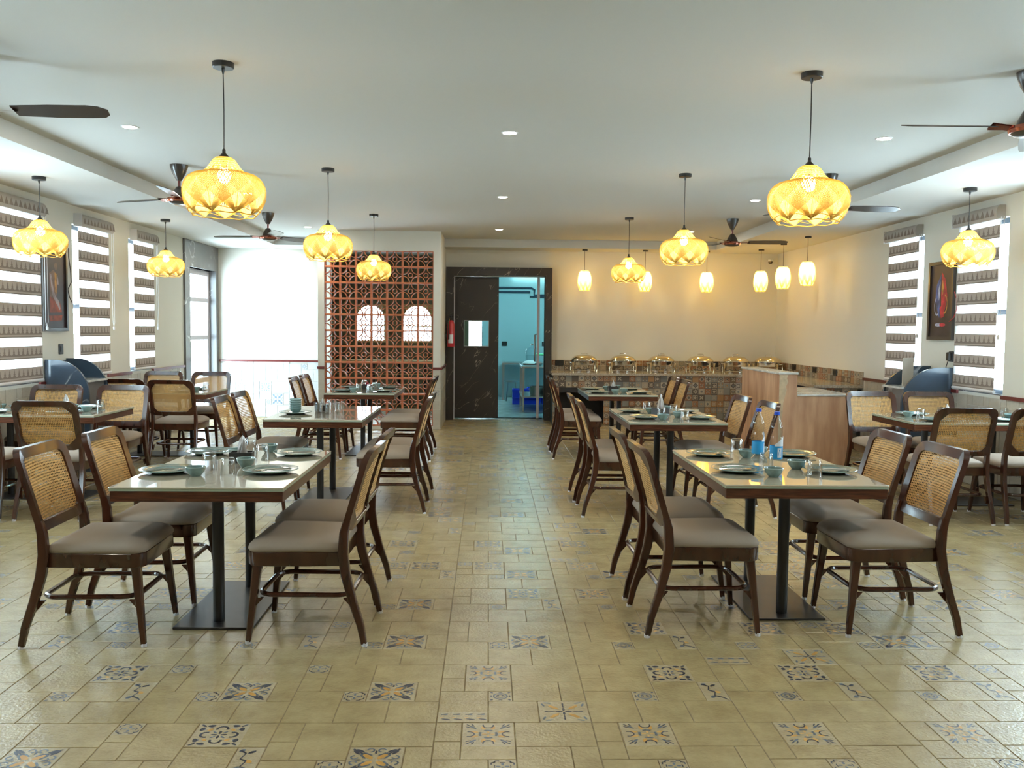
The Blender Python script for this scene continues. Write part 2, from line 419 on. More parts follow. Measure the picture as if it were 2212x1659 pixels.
U = 0.1003
def piece(p, dec, hi=True, gap=0.0015):
    """one tile piece: slab with eased edges and its flat print; origin at the supertile corner"""
    u0, u1, v0, v1 = LAY[p]
    mb = MB(); a, b, c_, d = u0 * U + gap, u1 * U - gap, v0 * U + gap, v1 * U - gap
    e = 0.0018; wob = random.Random(p)
    rng0 = [(a, c_), (b, c_), (b, d), (a, d)]
    bot = [(x, y, -0.006) for x, y in rng0]
    mid = [(x, y, -e) for x, y in rng0]
    top = [(a + e, c_ + e, 0), (b - e, c_ + e, 0), (b - e, d - e, 0), (a + e, d - e, 0)]
    full = dec and dec[1] == LAY[p]
    mb.grid([bot, mid, top], 4 if full else 0, wv=True); mb.face(top, 4 if full else 0)
    if dec:
        k, (m0, m1, n0, n1) = dec
        cx, cy, hx, hy = (m0 + m1) / 2 * U, (n0 + n1) / 2 * U, (m1 - m0) / 2 * U * .93, (n1 - n0) / 2 * U * .93
        if not full: mb.face([(cx - hx * 1.03, cy - hy * 1.03, .0002), (cx + hx * 1.03, cy - hy * 1.03, .0002), (cx + hx * 1.03, cy + hy * 1.03, .0002), (cx - hx * 1.03, cy + hy * 1.03, .0002)], 4)
        for i, (poly, m) in enumerate(motif(k)):
            z = .0005 + .0001 * (m == D_)
            mb.face([(cx + max(-1, min(1, x)) * hx, cy + max(-1, min(1, y)) * hy, z) for x, y in poly], m)
    return mb
FLOOR_M = ['tile', 'ink_dark', 'ink_grey', 'ink_ochre', 'tile_light']

# ------------------------------------------------------------------ floor
XL, XR, YB, YF, ZC, ZS = -4.55, 4.87, 15.2, -1.6, 2.95, 2.82
fl = MB().box(XL - .2, XR + .2, YF - .2, 15.5, -0.05, -0.0025)
floor = struct('floor', fl, 'grout')
SUP = U * 6
ox, oy = -0.189, 3.405
SQ = {0: (0, 2, 0, 1), 2: (0, 1, 5, 6), 3: (1, 3, 4, 6), 9: (3, 5, 4, 6)}
_A, _B, _C = {7: 'star', 4: 'small', 2: 'small'}, {4: 'lace', 9: 'wreath', 8: 'vine'}, {3: 'ring', 4: 'small'}
SEEN = {(0, 0): {0: 'border', 3: 'ring', 4: 'lace', 6: 'cross'}, (0, -1): _C, (1, -1): _C, (2, -1): _C, (3, -1): _C, (1, 0): _B, (2, 0): _B, (3, 0): _B,
        (-1, 0): _A, (-2, 0): _A, (-3, 0): _B, (-1, -1): {7: 'star', 4: 'small'}, (-2, -1): {9: 'wreath', 8: 'vine', 2: 'small'}, (-3, -1): {7: 'star', 4: 'small'},
        (0, 1): {7: 'star', 4: 'small'}, (-1, 1): _A, (1, 1): _B, (2, 1): {0: 'border', 4: 'small', 6: 'cross', 9: 'wreath'}, (-2, 1): {4: 'lace', 8: 'vine'}, (0, 2): {9: 'wreath', 8: 'vine', 4: 'lace'}, (-1, 2): {7: 'star', 4: 'small'}}
cache = {}
cands = []
for i in range(-9, 10):
    for j in range(-9, 21):
        x0, y0 = ox + i * SUP, oy + j * SUP
        if x0 + SUP < XL or x0 > XR or y0 + SUP < YF or y0 > 15.4: continue
        rng = random.Random(i * 1009 + j * 9176 + 5)
        for p in range(len(LAY)):
            dec = decor_for(rng, p)
            if (i, j) in SEEN: dec = (SEEN[i, j][p], SQ.get(p, LAY[p])) if p in SEEN[i, j] else None
            u0, u1, v0, v1 = LAY[p]; cx, cy = x0 + (u0 + u1) / 2 * U, y0 + (v0 + v1) / 2 * U
            a, b = x0 + u0 * U, x0 + u1 * U; yy0, yy1 = y0 + v0 * U, y0 + v1 * U
            if a < XL - .02 or b > XR + .12 or yy1 > 15.45 or yy0 < YF: continue
            vis = cy > 2.85 and abs(cx - cy * 0.03) < cy * 0.575
            cands.append((cy if vis else 999 + cy, x0, y0, p, dec))
cands.sort(key=lambda t: t[0])
rest = MB()
for n, (_, x0, y0, p, dec) in enumerate(cands):
    key = (p, dec)
    if key not in cache: cache[key] = [piece(p, dec), None]
    if n < 300:
        if cache[key][1] is None: cache[key][1] = cache[key][0].mesh('tile', FLOOR_M, False)
        inst('tile', cache[key][1], floor, (x0, y0, 0))
    else:
        rest.add(cache[key][0], lambda q: (q[0] + x0, q[1] + y0, q[2]))
tag(rest.build('tile_field', FLOOR_M, floor, False), kind='stuff')

# ------------------------------------------------------------------ walls
WL = [(8.4, 9.25), (10.05, 10.9), (11.6, 12.35)]
WR = [(8.4, 9.2), (10.05, 10.85)]
WXL = [(3.45, 4.3), (6.75, 7.6)]          # further windows of the same row, beside and behind the camera's view
Z0, Z1 = 0.93, 2.62
def wall_with(mb, x0, x1, y0, y1, zt, holes):
    cur = y0
    for a, b, z0, z1 in sorted(holes):
        mb.box(x0, x1, cur, a, 0, zt)
        if z0 > 0: mb.box(x0, x1, a, b, 0, z0)
        mb.box(x0, x1, a, b, z1, zt); cur = b
    mb.box(x0, x1, cur, y1, 0, zt)
mb = MB(); wall_with(mb, XL - .2, XL, YF, 15.5, 3.0, [(a, b, Z0, Z1) for a, b in WL + WXL] + [(13.84, 15.18, 0, 2.42)])
wall_left = struct('wall_left', mb, 'wall')
mb = MB(); wall_with(mb, XR, XR + .2, YF, 15.4, 3.0, [(a, b, Z0, Z1) for a, b in WR + WXL])
wall_right = struct('wall_right', mb, 'wall')
# far wall left of the screen
mb = MB().box(XL, -2.66, 15.3, 15.5, 0, 3.0)
wall_far = struct('wall_far_left', mb, 'wall')
# door wall: around the opening
mb = MB().box(-.71, -.575, 15.1, 15.3, 0, 3.0).box(.94, 1.05, 15.1, 15.3, 0, 3.0).box(-.575, .94, 15.1, 15.3, 2.397, 3.0).box(1.05, XR + .2, 15.2, 15.4, 0, 3.0)
wall_back = struct('wall_back', mb, 'wall')
# screen wall: header, pillars, sides
mb = MB().box(-2.53, -.71, 13.5, 13.7, 2.655, ZC + .05).box(-2.53, -2.436, 13.5, 13.7, 0, 2.655).box(-.822, -.71, 13.5, 15.1, 0, 2.655).box(-.822, -.71, 13.7, 15.1, 2.655, ZC + .05).box(-2.436, -.822, 13.5, 13.62, 0, .05)
wall_screen = struct('wall_screen', mb, 'wall')
# wall behind the camera
mb = MB().box(XL, XR, YF - .2, YF, 2.5, 3.0).box(XL, XR, YF - .2, YF, 0, 2.5)
struct('wall_front', mb, 'wall')
# ceiling: raised tray with lower border
TX0, TX1, TY1 = -3.40, 3.66, 14.55
mb = MB().box(XL - .2, XR + .2, YF - .2, 15.5, ZC, ZC + .1)
mb.box(XL - .2, TX0, YF - .2, 15.5, ZS, ZC).box(TX1, XR + .2, YF - .2, 15.5, ZS, ZC).box(TX0, -2.53, TY1, 15.5, ZS, ZC).box(-.71, TX1, TY1, 15.5, ZS, ZC)
ceiling = struct('ceiling', mb, 'ceil')

# wainscot: modular tiles to z .91 with a dark rail on top
def wainscot(parent, mapf, w, h, mats, seed, maxparts, gap=.003):
    """mapf(u, v, d): u along wall, v up, d out"""
    parts = []; restm = MB()
    for i in range(int(w / SUP) + 1):
        for j in range(int(h / SUP) + 1):
            rng = random.Random(seed + i * 31 + j * 77)
            for p in range(len(LAY)):
                dec = decor_for(rng, p); u0, u1, v0, v1 = LAY[p]
                a0 = i * SUP + u0 * U; a1 = i * SUP + u1 * U; b0 = j * SUP + v0 * U; b1 = j * SUP + v1 * U
                if a0 >= w - .03 or b0 >= h - .03: continue
                pm = piece(p, dec if (a1 <= w and b1 <= h) else None, gap=gap)
                q = MB().add(pm, lambda t: mapf(min(t[0] + i * SUP, w), min(t[1] + j * SUP, h), t[2] + .009))
                if len(parts) < maxparts: parts.append(q.build('tile', mats, parent, False))
                else: restm.add(q, lambda t: t)
    if restm.f: tag(restm.build('tile_field', mats, parent, False), kind='stuff')
WM = ['wtile', 'ink_blue', 'ink_blue', 'ink_grey', 'wtile']
WMP = ['wtile_w', 'ink_blue', 'ink_blue', 'ink_blue', 'wtile_w']
wainscot(wall_far, lambda u, v, d: (XL + u, 15.3 - d, v), 1.89, .93, WMP, 11, 200)
wainscot(wall_left, lambda u, v, d: (XL + d, 13.62 - u, v), 6.8, .90, WM, 5, 0)
wainscot(wall_right, lambda u, v, d: (XR - d, 4.8 + u, v), 6.7, .90, WM, 6, 0)
wainscot(wall_screen, lambda u, v, d: (-2.53 + u, 13.5 - d, v), .094, .90, WM, 8, 40)
wainscot(wall_screen, lambda u, v, d: (-.822 + u, 13.5 - d, v), .112, .90, WM, 9, 40)
wainscot(wall_screen, lambda u, v, d: (-.71 + d, 13.5 + u, v), 1.5, .90, WM, 12, 60)
t = struct('trim_1', MB().box(XL, -2.66, 15.275, 15.3, .93, .96), 'maroon')
mb = MB()
for a, b in ((9.25, 10.05), (10.9, 11.6), (12.35, 13.62), (7.6, 8.4)): mb.box(XL, XL + .025, a, b, .90, .935)
struct('trim_2', mb, 'maroon')
mb = MB()
for a, b in ((9.2, 10.05), (10.85, 11.55), (7.6, 8.4)): mb.box(XR - .025, XR, a, b, .90, .935)
struct('trim_3', mb, 'maroon')
struct('trim_4', MB().box(-2.54, -2.436, 13.475, 13.5, .90, .935).box(-.822, -.685, 13.475, 13.5, .90, .935).box(-.71, -.685, 13.5, 15.02, .90, .935), 'maroon')

# windows: frame, mullion, panes
def window(n, side, y0, y1):
    x = XL if side < 0 else XR; s_ = side
    xa, xb = x + s_ * .06, x + s_ * .12
    mb = MB()
    for a, b in ((y0, y0 + .035), (y1 - .035, y1)): mb.box(xa, xb, a, b, Z0, Z1)
    for a, b in ((Z0, Z0 + .05), (Z1 - .05, Z1), (1.70, 1.75)): mb.box(xa, xb, y0 + .05, y1 - .05, a, b)
    w = struct('window_%d' % n, mb, 'winframe')
    for a, b in ((Z0 + .05, 1.70), (1.75, Z1 - .05)):
        MB().box(x + s_ * .085, x + s_ * .095, y0 + .05, y1 - .05, a, b).build('pane', 'pane', w, False)
    MB().box(x + s_ * .0, x + s_ * .06, y0, y1, Z0, Z0 + .012).build('sill', 'marble_g', w, False)
n = 1
for a, b in WL: window(n, -1, a, b); n += 1
for a, b in WR: window(n, 1, a, b); n += 1
for a, b in WXL:
    window(n, -1, a, b); n += 1
    window(n, 1, a, b); n += 1

# marble portal and glazed door in the left wall
mb = MB().box(XL - .2, XL + .03, 13.64, 13.86, 0, ZS).box(XL - .2, XL + .03, 15.16, 15.3, 0, ZS).box(XL - .2, XL + .03, 13.86, 15.16, 2.42, ZS)
struct('trim_5', mb, 'marble_g')
mb = MB(); X0, X1 = XL - .14, XL - .08
mb.box(X0, X1, 13.86, 13.95, 0, 2.42, ch=.006).box(X0, X1, 15.07, 15.16, 0, 2.42, ch=.006)
for a, b in ((0, .1), (.60, .68), (1.30, 1.37), (1.90, 1.97), (2.33, 2.42)): mb.box(X0, X1, 13.95, 15.07, a, b, ch=.006)
dr = struct('door_2', mb, 'alu')
for a, b in ((.1, .60), (.68, 1.30), (1.37, 1.90), (1.97, 2.33)): MB().box(X0 + .02, X0 + .03, 13.95, 15.07, a, b).build('pane', 'pane', dr, False)
MB().tube([(XL - .07, 14.0, 1.0), (XL - .02, 14.0, 1.02), (XL - .02, 14.0, 1.28), (XL - .07, 14.0, 1.3)], .01, 8).build('handle', 'steel_b', dr)

# ------------------------------------------------------------------ kitchen door and marble surround
mb = MB().box(-.70, -.575, 14.97, 15.1, 0, 2.53).box(.94, 1.05, 14.97, 15.2, 0, 2.53).box(-.575, .94, 14.97, 15.1, 2.397, 2.53)
struct('trim_6', mb, 'marble')
mb = MB().box(-.56, .17, 15.14, 15.18, .02, 1.227).box(-.56, .17, 15.14, 15.18, 1.647, 2.38).box(-.56, -.402, 15.14, 15.18, 1.227, 1.647).box(.002, .17, 15.14, 15.18, 1.227, 1.647)
d1 = struct('door_1', mb, 'marble')
MB().box(-.402, .002, 15.155, 15.165, 1.227, 1.647).build('pane', 'pane', d1, False)
mb = MB().box(-.405, .005, 15.132, 15.14, 1.220, 1.230).box(-.405, .005, 15.132, 15.14, 1.645, 1.655).box(-.410, -.400, 15.132, 15.14, 1.22, 1.655).box(0, .010, 15.132, 15.14, 1.22, 1.655)
mb.build('pane_frame', 'steel_b', d1, False)
MB().box(-.575, -.56, 15.12, 15.19, 0, 2.395).box(-.575, .94, 15.12, 15.19, 2.383, 2.397).build('jamb_strip', 'alu', d1, False)
# open leaf, seen edge on
leaf = struct('door_3', MB().box(-.02, .02, 0, .72, .02, 2.38), 'marble', loc=(.835, 15.14, 0), rz=-.055)
MB().tube([(-.02, .62, .95), (-.06, .62, .96), (-.06, .62, 1.42), (-.02, .62, 1.43)], .012, 8).build('handle', 'steel_b', leaf)
MB().box(-.022, .022, -.004, 0, .02, 2.38).build('edge_strip', 'alu', leaf, False)

# ------------------------------------------------------------------ terracotta breeze-block screen
def block():
    mb = MB(); h = .1165; t_ = .013; D0, D1 = 0, .09
    fn = lambda a, b, d: (a, d, b)
    for x0, x1, z0, z1 in ((-h, h, -h, -h + t_), (-h, h, h - t_, h), (-h, -h + t_, -h + t_, h - t_), (h - t_, h, -h + t_, h - t_)):
        mb.box(x0, x1, D0, D1, z0, z1)
    def arc_band(cx, cz, r, w, a0, a1, n_):
        o = [(cx + (r + w / 2) * math.cos(a0 + (a1 - a0) * k / n_), cz + (r + w / 2) * math.sin(a0 + (a1 - a0) * k / n_)) for k in range(n_ + 1)]
        i_ = [(cx + (r - w / 2) * math.cos(a0 + (a1 - a0) * k / n_), cz + (r - w / 2) * math.sin(a0 + (a1 - a0) * k / n_)) for k in range(n_ + 1)]
        rows = [[fn(*p, D0) for p in o], [fn(*p, D0) for p in i_], [fn(*p, D1) for p in i_], [fn(*p, D1) for p in o]]
        mb.grid(rows, 0, wu=True)
    arc_band(0, 0, .033, .010, 0, 2 * PI, 14)
    R_ = .095
    for sx in (-1, 1):
        for sz in (-1, 1):
            a0 = {(-1, -1): 0, (1, -1): PI / 2, (1, 1): PI, (-1, 1): 1.5 * PI}[(sx, sz)]
            arc_band(sx * (h - t_ * .5), sz * (h - t_ * .5), R_, .010, a0, a0 + PI / 2, 7)
    return mb.mesh('breeze_block', ['terracotta'], False)
bm_ = block()
scr = thing('breeze_block_screen', 'terracotta breeze-block lattice screen standing between white pillars', 'screen', (-1.629, 13.52, .05))
MB().box(-.807, .807, .02, .085, .0, .006).build('mortar_bed', 'mortar', scr, False)
bw, bh = 1.614 / 7, 2.605 / 11
for i in range(7):
    for j in range(11):
        o = inst('breeze_block', bm_, scr, (-.807 + (i + .5) * bw, random.uniform(-.001, .001), .003 + (j + .5) * bh)); o.scale = (bw / .2335, 1, bh / .2335)

# washroom behind the screen
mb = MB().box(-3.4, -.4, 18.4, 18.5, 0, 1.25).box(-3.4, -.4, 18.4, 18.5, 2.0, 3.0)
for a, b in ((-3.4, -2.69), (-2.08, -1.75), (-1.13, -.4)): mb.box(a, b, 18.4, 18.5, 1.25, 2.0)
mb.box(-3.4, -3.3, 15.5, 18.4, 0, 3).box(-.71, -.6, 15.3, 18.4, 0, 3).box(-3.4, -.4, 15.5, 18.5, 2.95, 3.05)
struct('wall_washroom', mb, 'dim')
struct('floor_washroom', MB().box(-3.4, -.6, 15.5, 18.5, -.05, 0).box(-2.66, -.71, 15.3, 15.5, -.05, 0), 'tile')
def arch_mirror_opening(n, x0, x1):
    cx = (x0 + x1) / 2; r = (x1 - x0) / 2; z1 = 2.0; zs = z1 - r
    mb = MB(); N_ = 14
    inner = [(cx + (r - .03) * math.cos(PI * k / N_), zs + (r - .03) * math.sin(PI * k / N_)) for k in range(N_ + 1)]
    outer = [(cx + r * math.cos(PI * k / N_), zs + r * math.sin(PI * k / N_)) for k in range(N_ + 1)]
    for k in range(N_):
        mb.prism([outer[k], outer[k + 1], inner[k + 1], inner[k]], 18.36, 18.44, lambda a, b, h: (a, h, b))
        ax = cx + (r if k < N_ / 2 else -r)
        mb.prism([outer[k], (ax, z1) if False else (outer[k][0], z1), (outer[k + 1][0], z1), outer[k + 1]], 18.41, 18.45, lambda a, b, h: (a, h, b))
    mb.box(x0, x0 + .03, 18.36, 18.44, 1.25, zs).box(x1 - .03, x1, 18.36, 18.44, 1.25, zs).box(x0, x1, 18.33, 18.45, 1.22, 1.26)
    mb.box(cx - .01, cx + .01, 18.40, 18.42, 1.26, z1 - .03).box(x0, x1, 18.40, 18.42, 1.55, 1.57)
    w = struct('window_%d' % n, mb, 'oak')  # stands for an arched mirror; sky opening added to give its brightness
    MB().box(x0 + .03, x1 - .03, 18.42, 18.425, 1.26, zs + .02).build('pane', 'pane', w, False)
arch_mirror_opening(20, -2.69, -2.08); arch_mirror_opening(21, -1.75, -1.13)
ct = thing('washroom_counter', 'long pale-edged counter seen through the red block screen', 'counter', (-1.9, 18.0, 0))
MB().box(-1.38, 1.18, -.25, .38, .84, .88).build('countertop', 'oak', ct, False)
for k in range(5): MB().box(-1.33 + k * .5, -.87 + k * .5, -.2, .38, .0, .82).build('cabinet_panel', 'dim', ct, False)
for k in range(3): MB().box(-1.3, 1.15, -.215, -.2, .2 + k * .2, .215 + k * .2).build('rail', 'oak', ct, False)

# ------------------------------------------------------------------ kitchen beyond the door
KX0, KX1, KY1 = -.7, 3.2, 20.2
mb = MB().box(-.12, KX1, KY1, KY1 + .1, 0, 3).box(KX0, -.55, KY1, KY1 + .1, 0, 3).box(-.55, -.12, KY1, KY1 + .1, 0, 1.05).box(-.55, -.12, KY1, KY1 + .1, 1.95, 3).box(KX1, KX1 + .1, 15.4, KY1, 0, 3).box(KX0 - .1, KX0, 16.6, KY1, 0, 3).box(KX0 - .1, KX0, 15.3, 16.6, 2.2, 3)
struct('wall_kitchen', mb, 'kwall')
kw = struct('window_30', MB().box(-.55, -.52, KY1 + .02, KY1 + .06, 1.05, 1.95).box(-.15, -.12, KY1 + .02, KY1 + .06, 1.05, 1.95).box(-.52, -.15, KY1 + .02, KY1 + .06, 1.05, 1.08).box(-.52, -.15, KY1 + .02, KY1 + .06, 1.92, 1.95), 'alu')
MB().box(-.52, -.15, KY1 + .035, KY1 + .04, 1.08, 1.92).build('pane', 'pane', kw, False)
struct('floor_kitchen', MB().box(KX0, KX1, 15.3, KY1, -.05, 0), 'kfloor')
struct('ceiling_kitchen', MB().box(KX0, KX1 + .1, 15.3, KY1, 2.9, 3.0), 'ceil')
lt = thing('tube_light', 'cool white tube light on the kitchen ceiling', 'light', (1.2, 17.4, 2.9))
MB().box(-.6, .6, -.05, .05, -.03, 0).build('housing', 'white', lt, False)
MT['tube'] = emit('tube_glow', (0.40, 0.95, 1.0), 300.0)
MB().tube([(-.58, 0, -.05), (.58, 0, -.05)], .018, 10).build('tube', 'tube', lt)
def steel_table(name, label, x0, x1, y0, y1, h, shelf):
    t = thing(name, label, 'table', ((x0 + x1) / 2, (y0 + y1) / 2, 0)); a, b = (x1 - x0) / 2, (y1 - y0) / 2
    MB().box(-a, a, -b, b, h - .04, h, ch=.004).build('tabletop', 'steel_b', t, False)
    for sx in (-1, 1):
        for sy in (-1, 1): MB().box(sx * a - sx * .05, sx * a - sx * .01, sy * b - sy * .05, sy * b - sy * .01, 0, h - .04).build('leg', 'steel_b', t, False)
    if shelf: MB().box(-a, a, -b, b, shelf - .02, shelf).build('shelf', 'steel_b', t, False)
    return t
steel_table('steel_table', 'stainless steel work table nearest the open kitchen doorway', .62, 1.6, 16.55, 17.9, .84, .28)
steel_table('steel_table', 'stainless steel table against the kitchen back wall', .3, 1.5, 19.3, 20.1, .80, None)
def crate(loc, label):
    t = MB(); t.box(-.28, .28, -.2, .2, 0, .02)
    for a, b, c_, d in ((-.28, .28, -.2, -.18), (-.28, .28, .18, .2), (-.28, -.26, -.18, .18), (.26, .28, -.18, .18)): t.box(a, b, c_, d, .02, .3)
    t.box(-.29, .29, -.21, -.2, .26, .3).box(-.29, .29, -.21, -.2, .12, .14)
    for k in range(5): t.box(-.25 + k * .12, -.24 + k * .12, -.208, -.2, .02, .26)
    return tag(t.build('crate', 'blue', None, False, loc=loc), label, 'crate')
crate((.78, 18.35, 0), 'bright blue plastic crate behind the kitchen steel table')
crate((1.38, 18.35, 0), 'second blue plastic crate, against the kitchen open leaf side')
crate((1.1, 18.85, 0), 'blue plastic crate at the back of the kitchen stack')
jar = thing('water_jar', 'large clear water jar on the kitchen steel table', 'jar', (.86, 17.5, .84))
MB().lathe([(.001, 0), (.13, 0), (.135, .02), (.135, .26), (.12, .30), (.05, .33), (.03, .36), (.03, .38), (.001, .38)], 18).build('body', 'water', jar)
MB().lathe([(.001, .002), (.125, .002), (.125, .17), (.001, .17)], 18).build('water', 'glass', jar)
MB().lathe([(.034, .37), (.034, .40), (.001, .40)], 12).build('cap', 'steel_b', jar)
bx = thing('food_tub', 'clear food tub with bright green lid on steel table', 'tub', (1.02, 17.2, .84))
MB().box(-.10, .10, -.08, .08, 0, .18, ch=.02).build('body', 'water', bx)
MB().box(-.11, .11, -.09, .09, .18, .215, ch=.01).build('lid', 'green', bx)
cl = tag(MB().lathe([(.001, 0), (.13, 0), (.15, .03), (.11, .07), (.05, .085), (.001, .08)], 12).build('folded_cloth', 'paper', loc=(.80, 17.12, .84)), 'crumpled pale cloth on kitchen steel table', 'cloth')
for k, (x, y) in enumerate(((.95, 16.85), (1.12, 16.8))):
    b_ = thing('kitchen_bowl', ['shallow metal bowl with food in front of green-lidded tub', 'small metal bowl right of food bowl on steel table'][k], 'bowl', (x, y, .84))
    MB().lathe([(.001, .004), (.05, .004), (.08, .05), (.075, .05), (.045, .01), (.001, .01)], 14).build('body', 'steel_b', b_)
    if k == 0: MB().lathe([(.001, .06), (.04, .05), (.068, .035), (.001, .03)], 12).build('food', 'orange', b_)
pot = thing('cooking_pot', 'aluminium cooking pot on lower shelf of kitchen table', 'pot', (.92, 16.9, .28))
MB().lathe([(.001, 0), (.13, 0), (.14, .02), (.14, .17), (.15, .175), (.13, .175), (.13, .02), (.001, .012)], 18).build('body', 'steel_b', pot)
MB().box(-.17, -.14, -.02, .02, .11, .125).box(.14, .17, -.02, .02, .11, .125).build('handle', 'steel_b', pot, False)
tag(MB().lathe([(.001, 0), (.14, .01), (.17, .1), (.13, .26), (.05, .36), (.07, .42), (.001, .40)], 12).build('sack', 'orange', loc=(1.28, 16.95, .28)), 'orange printed food sack on kitchen shelf', 'sack')
tag(MB().lathe([(.001, 0), (.16, .005), (.17, .04), (.10, .12), (.001, .14)], 14).build('wok', 'black', loc=(1.2, 16.66, .281)), 'black wok beside orange sack on kitchen shelf', 'wok')
st = thing('stool', 'round steel stool against the kitchen back wall', 'stool', (.5, 19.05, 0))
MB().lathe([(.001, .40), (.16, .40), (.16, .43), (.001, .43)], 16).build('seat', 'steel_b', st)
for k in range(4):
    a = PI / 4 + k * PI / 2; MB().tube([(.12 * math.cos(a), .12 * math.sin(a), .40), (.16 * math.cos(a), .16 * math.sin(a), 0)], .012, 8).build('leg', 'steel_b', st)
pp = thing('gas_pipe', 'grey pipe running along the upper kitchen wall', 'pipe', (0, 20.14, 2.36))
MB().tube([(-.6, 0, .07), (.95, 0, .07), (1.02, 0, .03), (1.02, 0, -.09), (1.6, 0, -.09)], .022, 8).build('upper_run', 'winframe', pp)
MB().tube([(-.6, 0, -.02), (.92, 0, -.02), (.92, 0, -.12), (1.6, 0, -.12)], .022, 8).build('lower_run', 'winframe', pp)
for k, (x, z, w_) in enumerate(((.36, 1.19, .12), (1.27, 1.19, .14), (1.33, 2.30, .18))):
    tag(MB().box(-w_ / 2, w_ / 2, -.03, 0, -.05, .05 if k < 2 else .14, ch=.008).build('wall_socket', 'black', loc=(x, KY1, z)), ['black socket box low on kitchen wall beside the closed leaf', 'black socket box on kitchen wall behind the open leaf', 'dark switch box high on the kitchen wall'][k], 'socket')

# fire extinguisher
fe = thing('fire_extinguisher', 'red fire extinguisher on the pillar beside marble door surround', 'extinguisher', (-.61, 14.75, 1.22))
MB().lathe([(.001, 0), (.055, 0), (.062, .02), (.062, .36), (.045, .41), (.022, .43), (.001, .43)], 18).build('cylinder', 'red', fe)
MB().lathe([(.018, .43), (.018, .47), (.03, .475), (.03, .50), (.001, .50)], 12).build('valve', 'black', fe)
MB().box(-.012, .012, -.10, .02, .50, .515).box(-.012, .012, -.09, .0, .535, .55).build('handle', 'black', fe, False)
MB().tube([(-.02, -.02, .46), (-.04, -.07, .40), (-.03, -.075, .2), (-.03, -.075, .12)], .011, 8).build('hose', 'black', fe)
mb = MB()
for k in range(6):
    a0, a1 = -PI / 2 - .7 + k * .233, -PI / 2 - .7 + (k + 1) * .233
    mb.face([(.0632 * math.cos(a0), .0632 * math.sin(a0), .06), (.0632 * math.cos(a1), .0632 * math.sin(a1), .06), (.0632 * math.cos(a1), .0632 * math.sin(a1), .20), (.0632 * math.cos(a0), .0632 * math.sin(a0), .20)])
mb.build('sticker', 'label_w', fe)
MB().box(-.10, -.062, -.03, .03, .15, .2).build('bracket', 'black', fe, False)

# ------------------------------------------------------------------ buffet counter with encaustic tiles
rs = random.Random(3)
def enc_mesh(k):
    mb = MB(); h = .0485; bg_ = k % 8
    def F(poly, m, z): mb.face([(x * h, -z, y * h) for x, y in reversed(poly)][::-1], m)
    mb.box(-h, h, -.006, 0, -h, h, 0)
    sq = lambda s_: [(-s_, -s_), (s_, -s_), (s_, s_), (-s_, s_)]
    st_ = k % 7; z = .0063
    if st_ == 0: F(ell(0, 0, .8, .8, 0, 12), 1, z); F(ell(0, 0, .6, .6, 0, 12), 0, z + .0002); F(ell(0, 0, .35, .35, 0, 10), 2, z + .0004)
    elif st_ == 1:
        F([(0, -.9), (.9, 0), (0, .9), (-.9, 0)], 1, z); F([(0, -.5), (.5, 0), (0, .5), (-.5, 0)], 2, z + .0002)
    elif st_ == 2:
        for q in range(4): F(ell(.42 * math.cos(q * PI / 2 + PI / 4), .42 * math.sin(q * PI / 2 + PI / 4), .42, .17, q * PI / 2 + PI / 4), 1, z)
        F(ell(0, 0, .16, .16, 0), 2, z + .0002)
    elif st_ == 3: F(sq(.82), 1, z); F(sq(.66), 0, z + .0002); F(ell(0, 0, .45, .45, 0, 8), 1, z + .0004); F(ell(0, 0, .25, .25, 0, 8), 2, z + .0006)
    elif st_ == 4:
        for q in range(8): F(ell(.45 * math.cos(q * PI / 4), .45 * math.sin(q * PI / 4), .32, .11, q * PI / 4), 1, z)
        for sx in (-1, 1):
            for sy in (-1, 1): F([(sx * .95, sy * .95), (sx * .55, sy * .95), (sx * .95, sy * .55)] if sx * sy < 0 else [(sx * .95, sy * .95), (sx * .95, sy * .55), (sx * .55, sy * .95)], 2, z)
    elif st_ == 5: pass
    elif st_ == 6:
        for a in (0, PI / 2): F(ell(0, 0, .85, .2, a), 1, z + .0002 * (a > 0))
        for sx in (-1, 1):
            for sy in (-1, 1): F(ell(sx * .6, sy * .6, .22, .22, 0), 2, z)
    pair = [(6, 5), (0, 2), (6, 0), (0, 4), (6, 1), (7, 6), (2, 5), (6, 3)][k % 8]
    return mb.mesh('tile', ['enc%d' % bg_, 'enc%d' % pair[0], 'enc%d' % pair[1]], False)
ENCM = [enc_mesh(k) for k in range(28)]
PT = .1013
def enc_tiles(parent, cells):
    for (x, y, z, rz, sx, sz) in cells:
        o = inst('tile', rs.choice(ENCM), parent, (x, y, z), rz); o.scale = (sx, 1, sz)
buf = thing('buffet_counter', 'long L-shaped buffet counter faced in patterned encaustic tiles', 'counter', (0, 0, 0))
CX0, CY0, CXR = 1.03, 14.3, 3.96
body = MB()
body.box(CX0, 1.12, CY0, 15.19, 0, .79).box(1.88, CXR, CY0, 15.19, 0, .79).box(1.12, 1.88, CY0, CY0 + .04, .52, .79).box(1.12, 1.88, 15.1, 15.19, 0, .79)
body.prism([(CXR, CY0), (4.25, 14.0), (4.25, 12.2), (4.86, 12.2), (4.86, 15.19), (CXR, 15.19)], 0, .77)
body.box(4.25, 4.86, 11.6, 11.68, 0, .77)
body.build('carcass', 'black', buf, False)
MB().prism([(CX0 - .02, CY0 - .035), (CXR + .01, CY0 - .035), (4.22, 13.95), (4.22, 11.56), (4.868, 11.56), (4.868, 15.198), (CX0 - .02, 15.198)], .795, .83).build('countertop', 'granite', buf, False)
cells = []
for i in range(29):
    for j in range(8):
        x = CX0 + (i + .5) * PT; z = .795 - (j + .5) * .0985
        if 1.12 < x < 1.88 and z < .6: continue
        cells.append((x, CY0, z, 0, 1, .97))
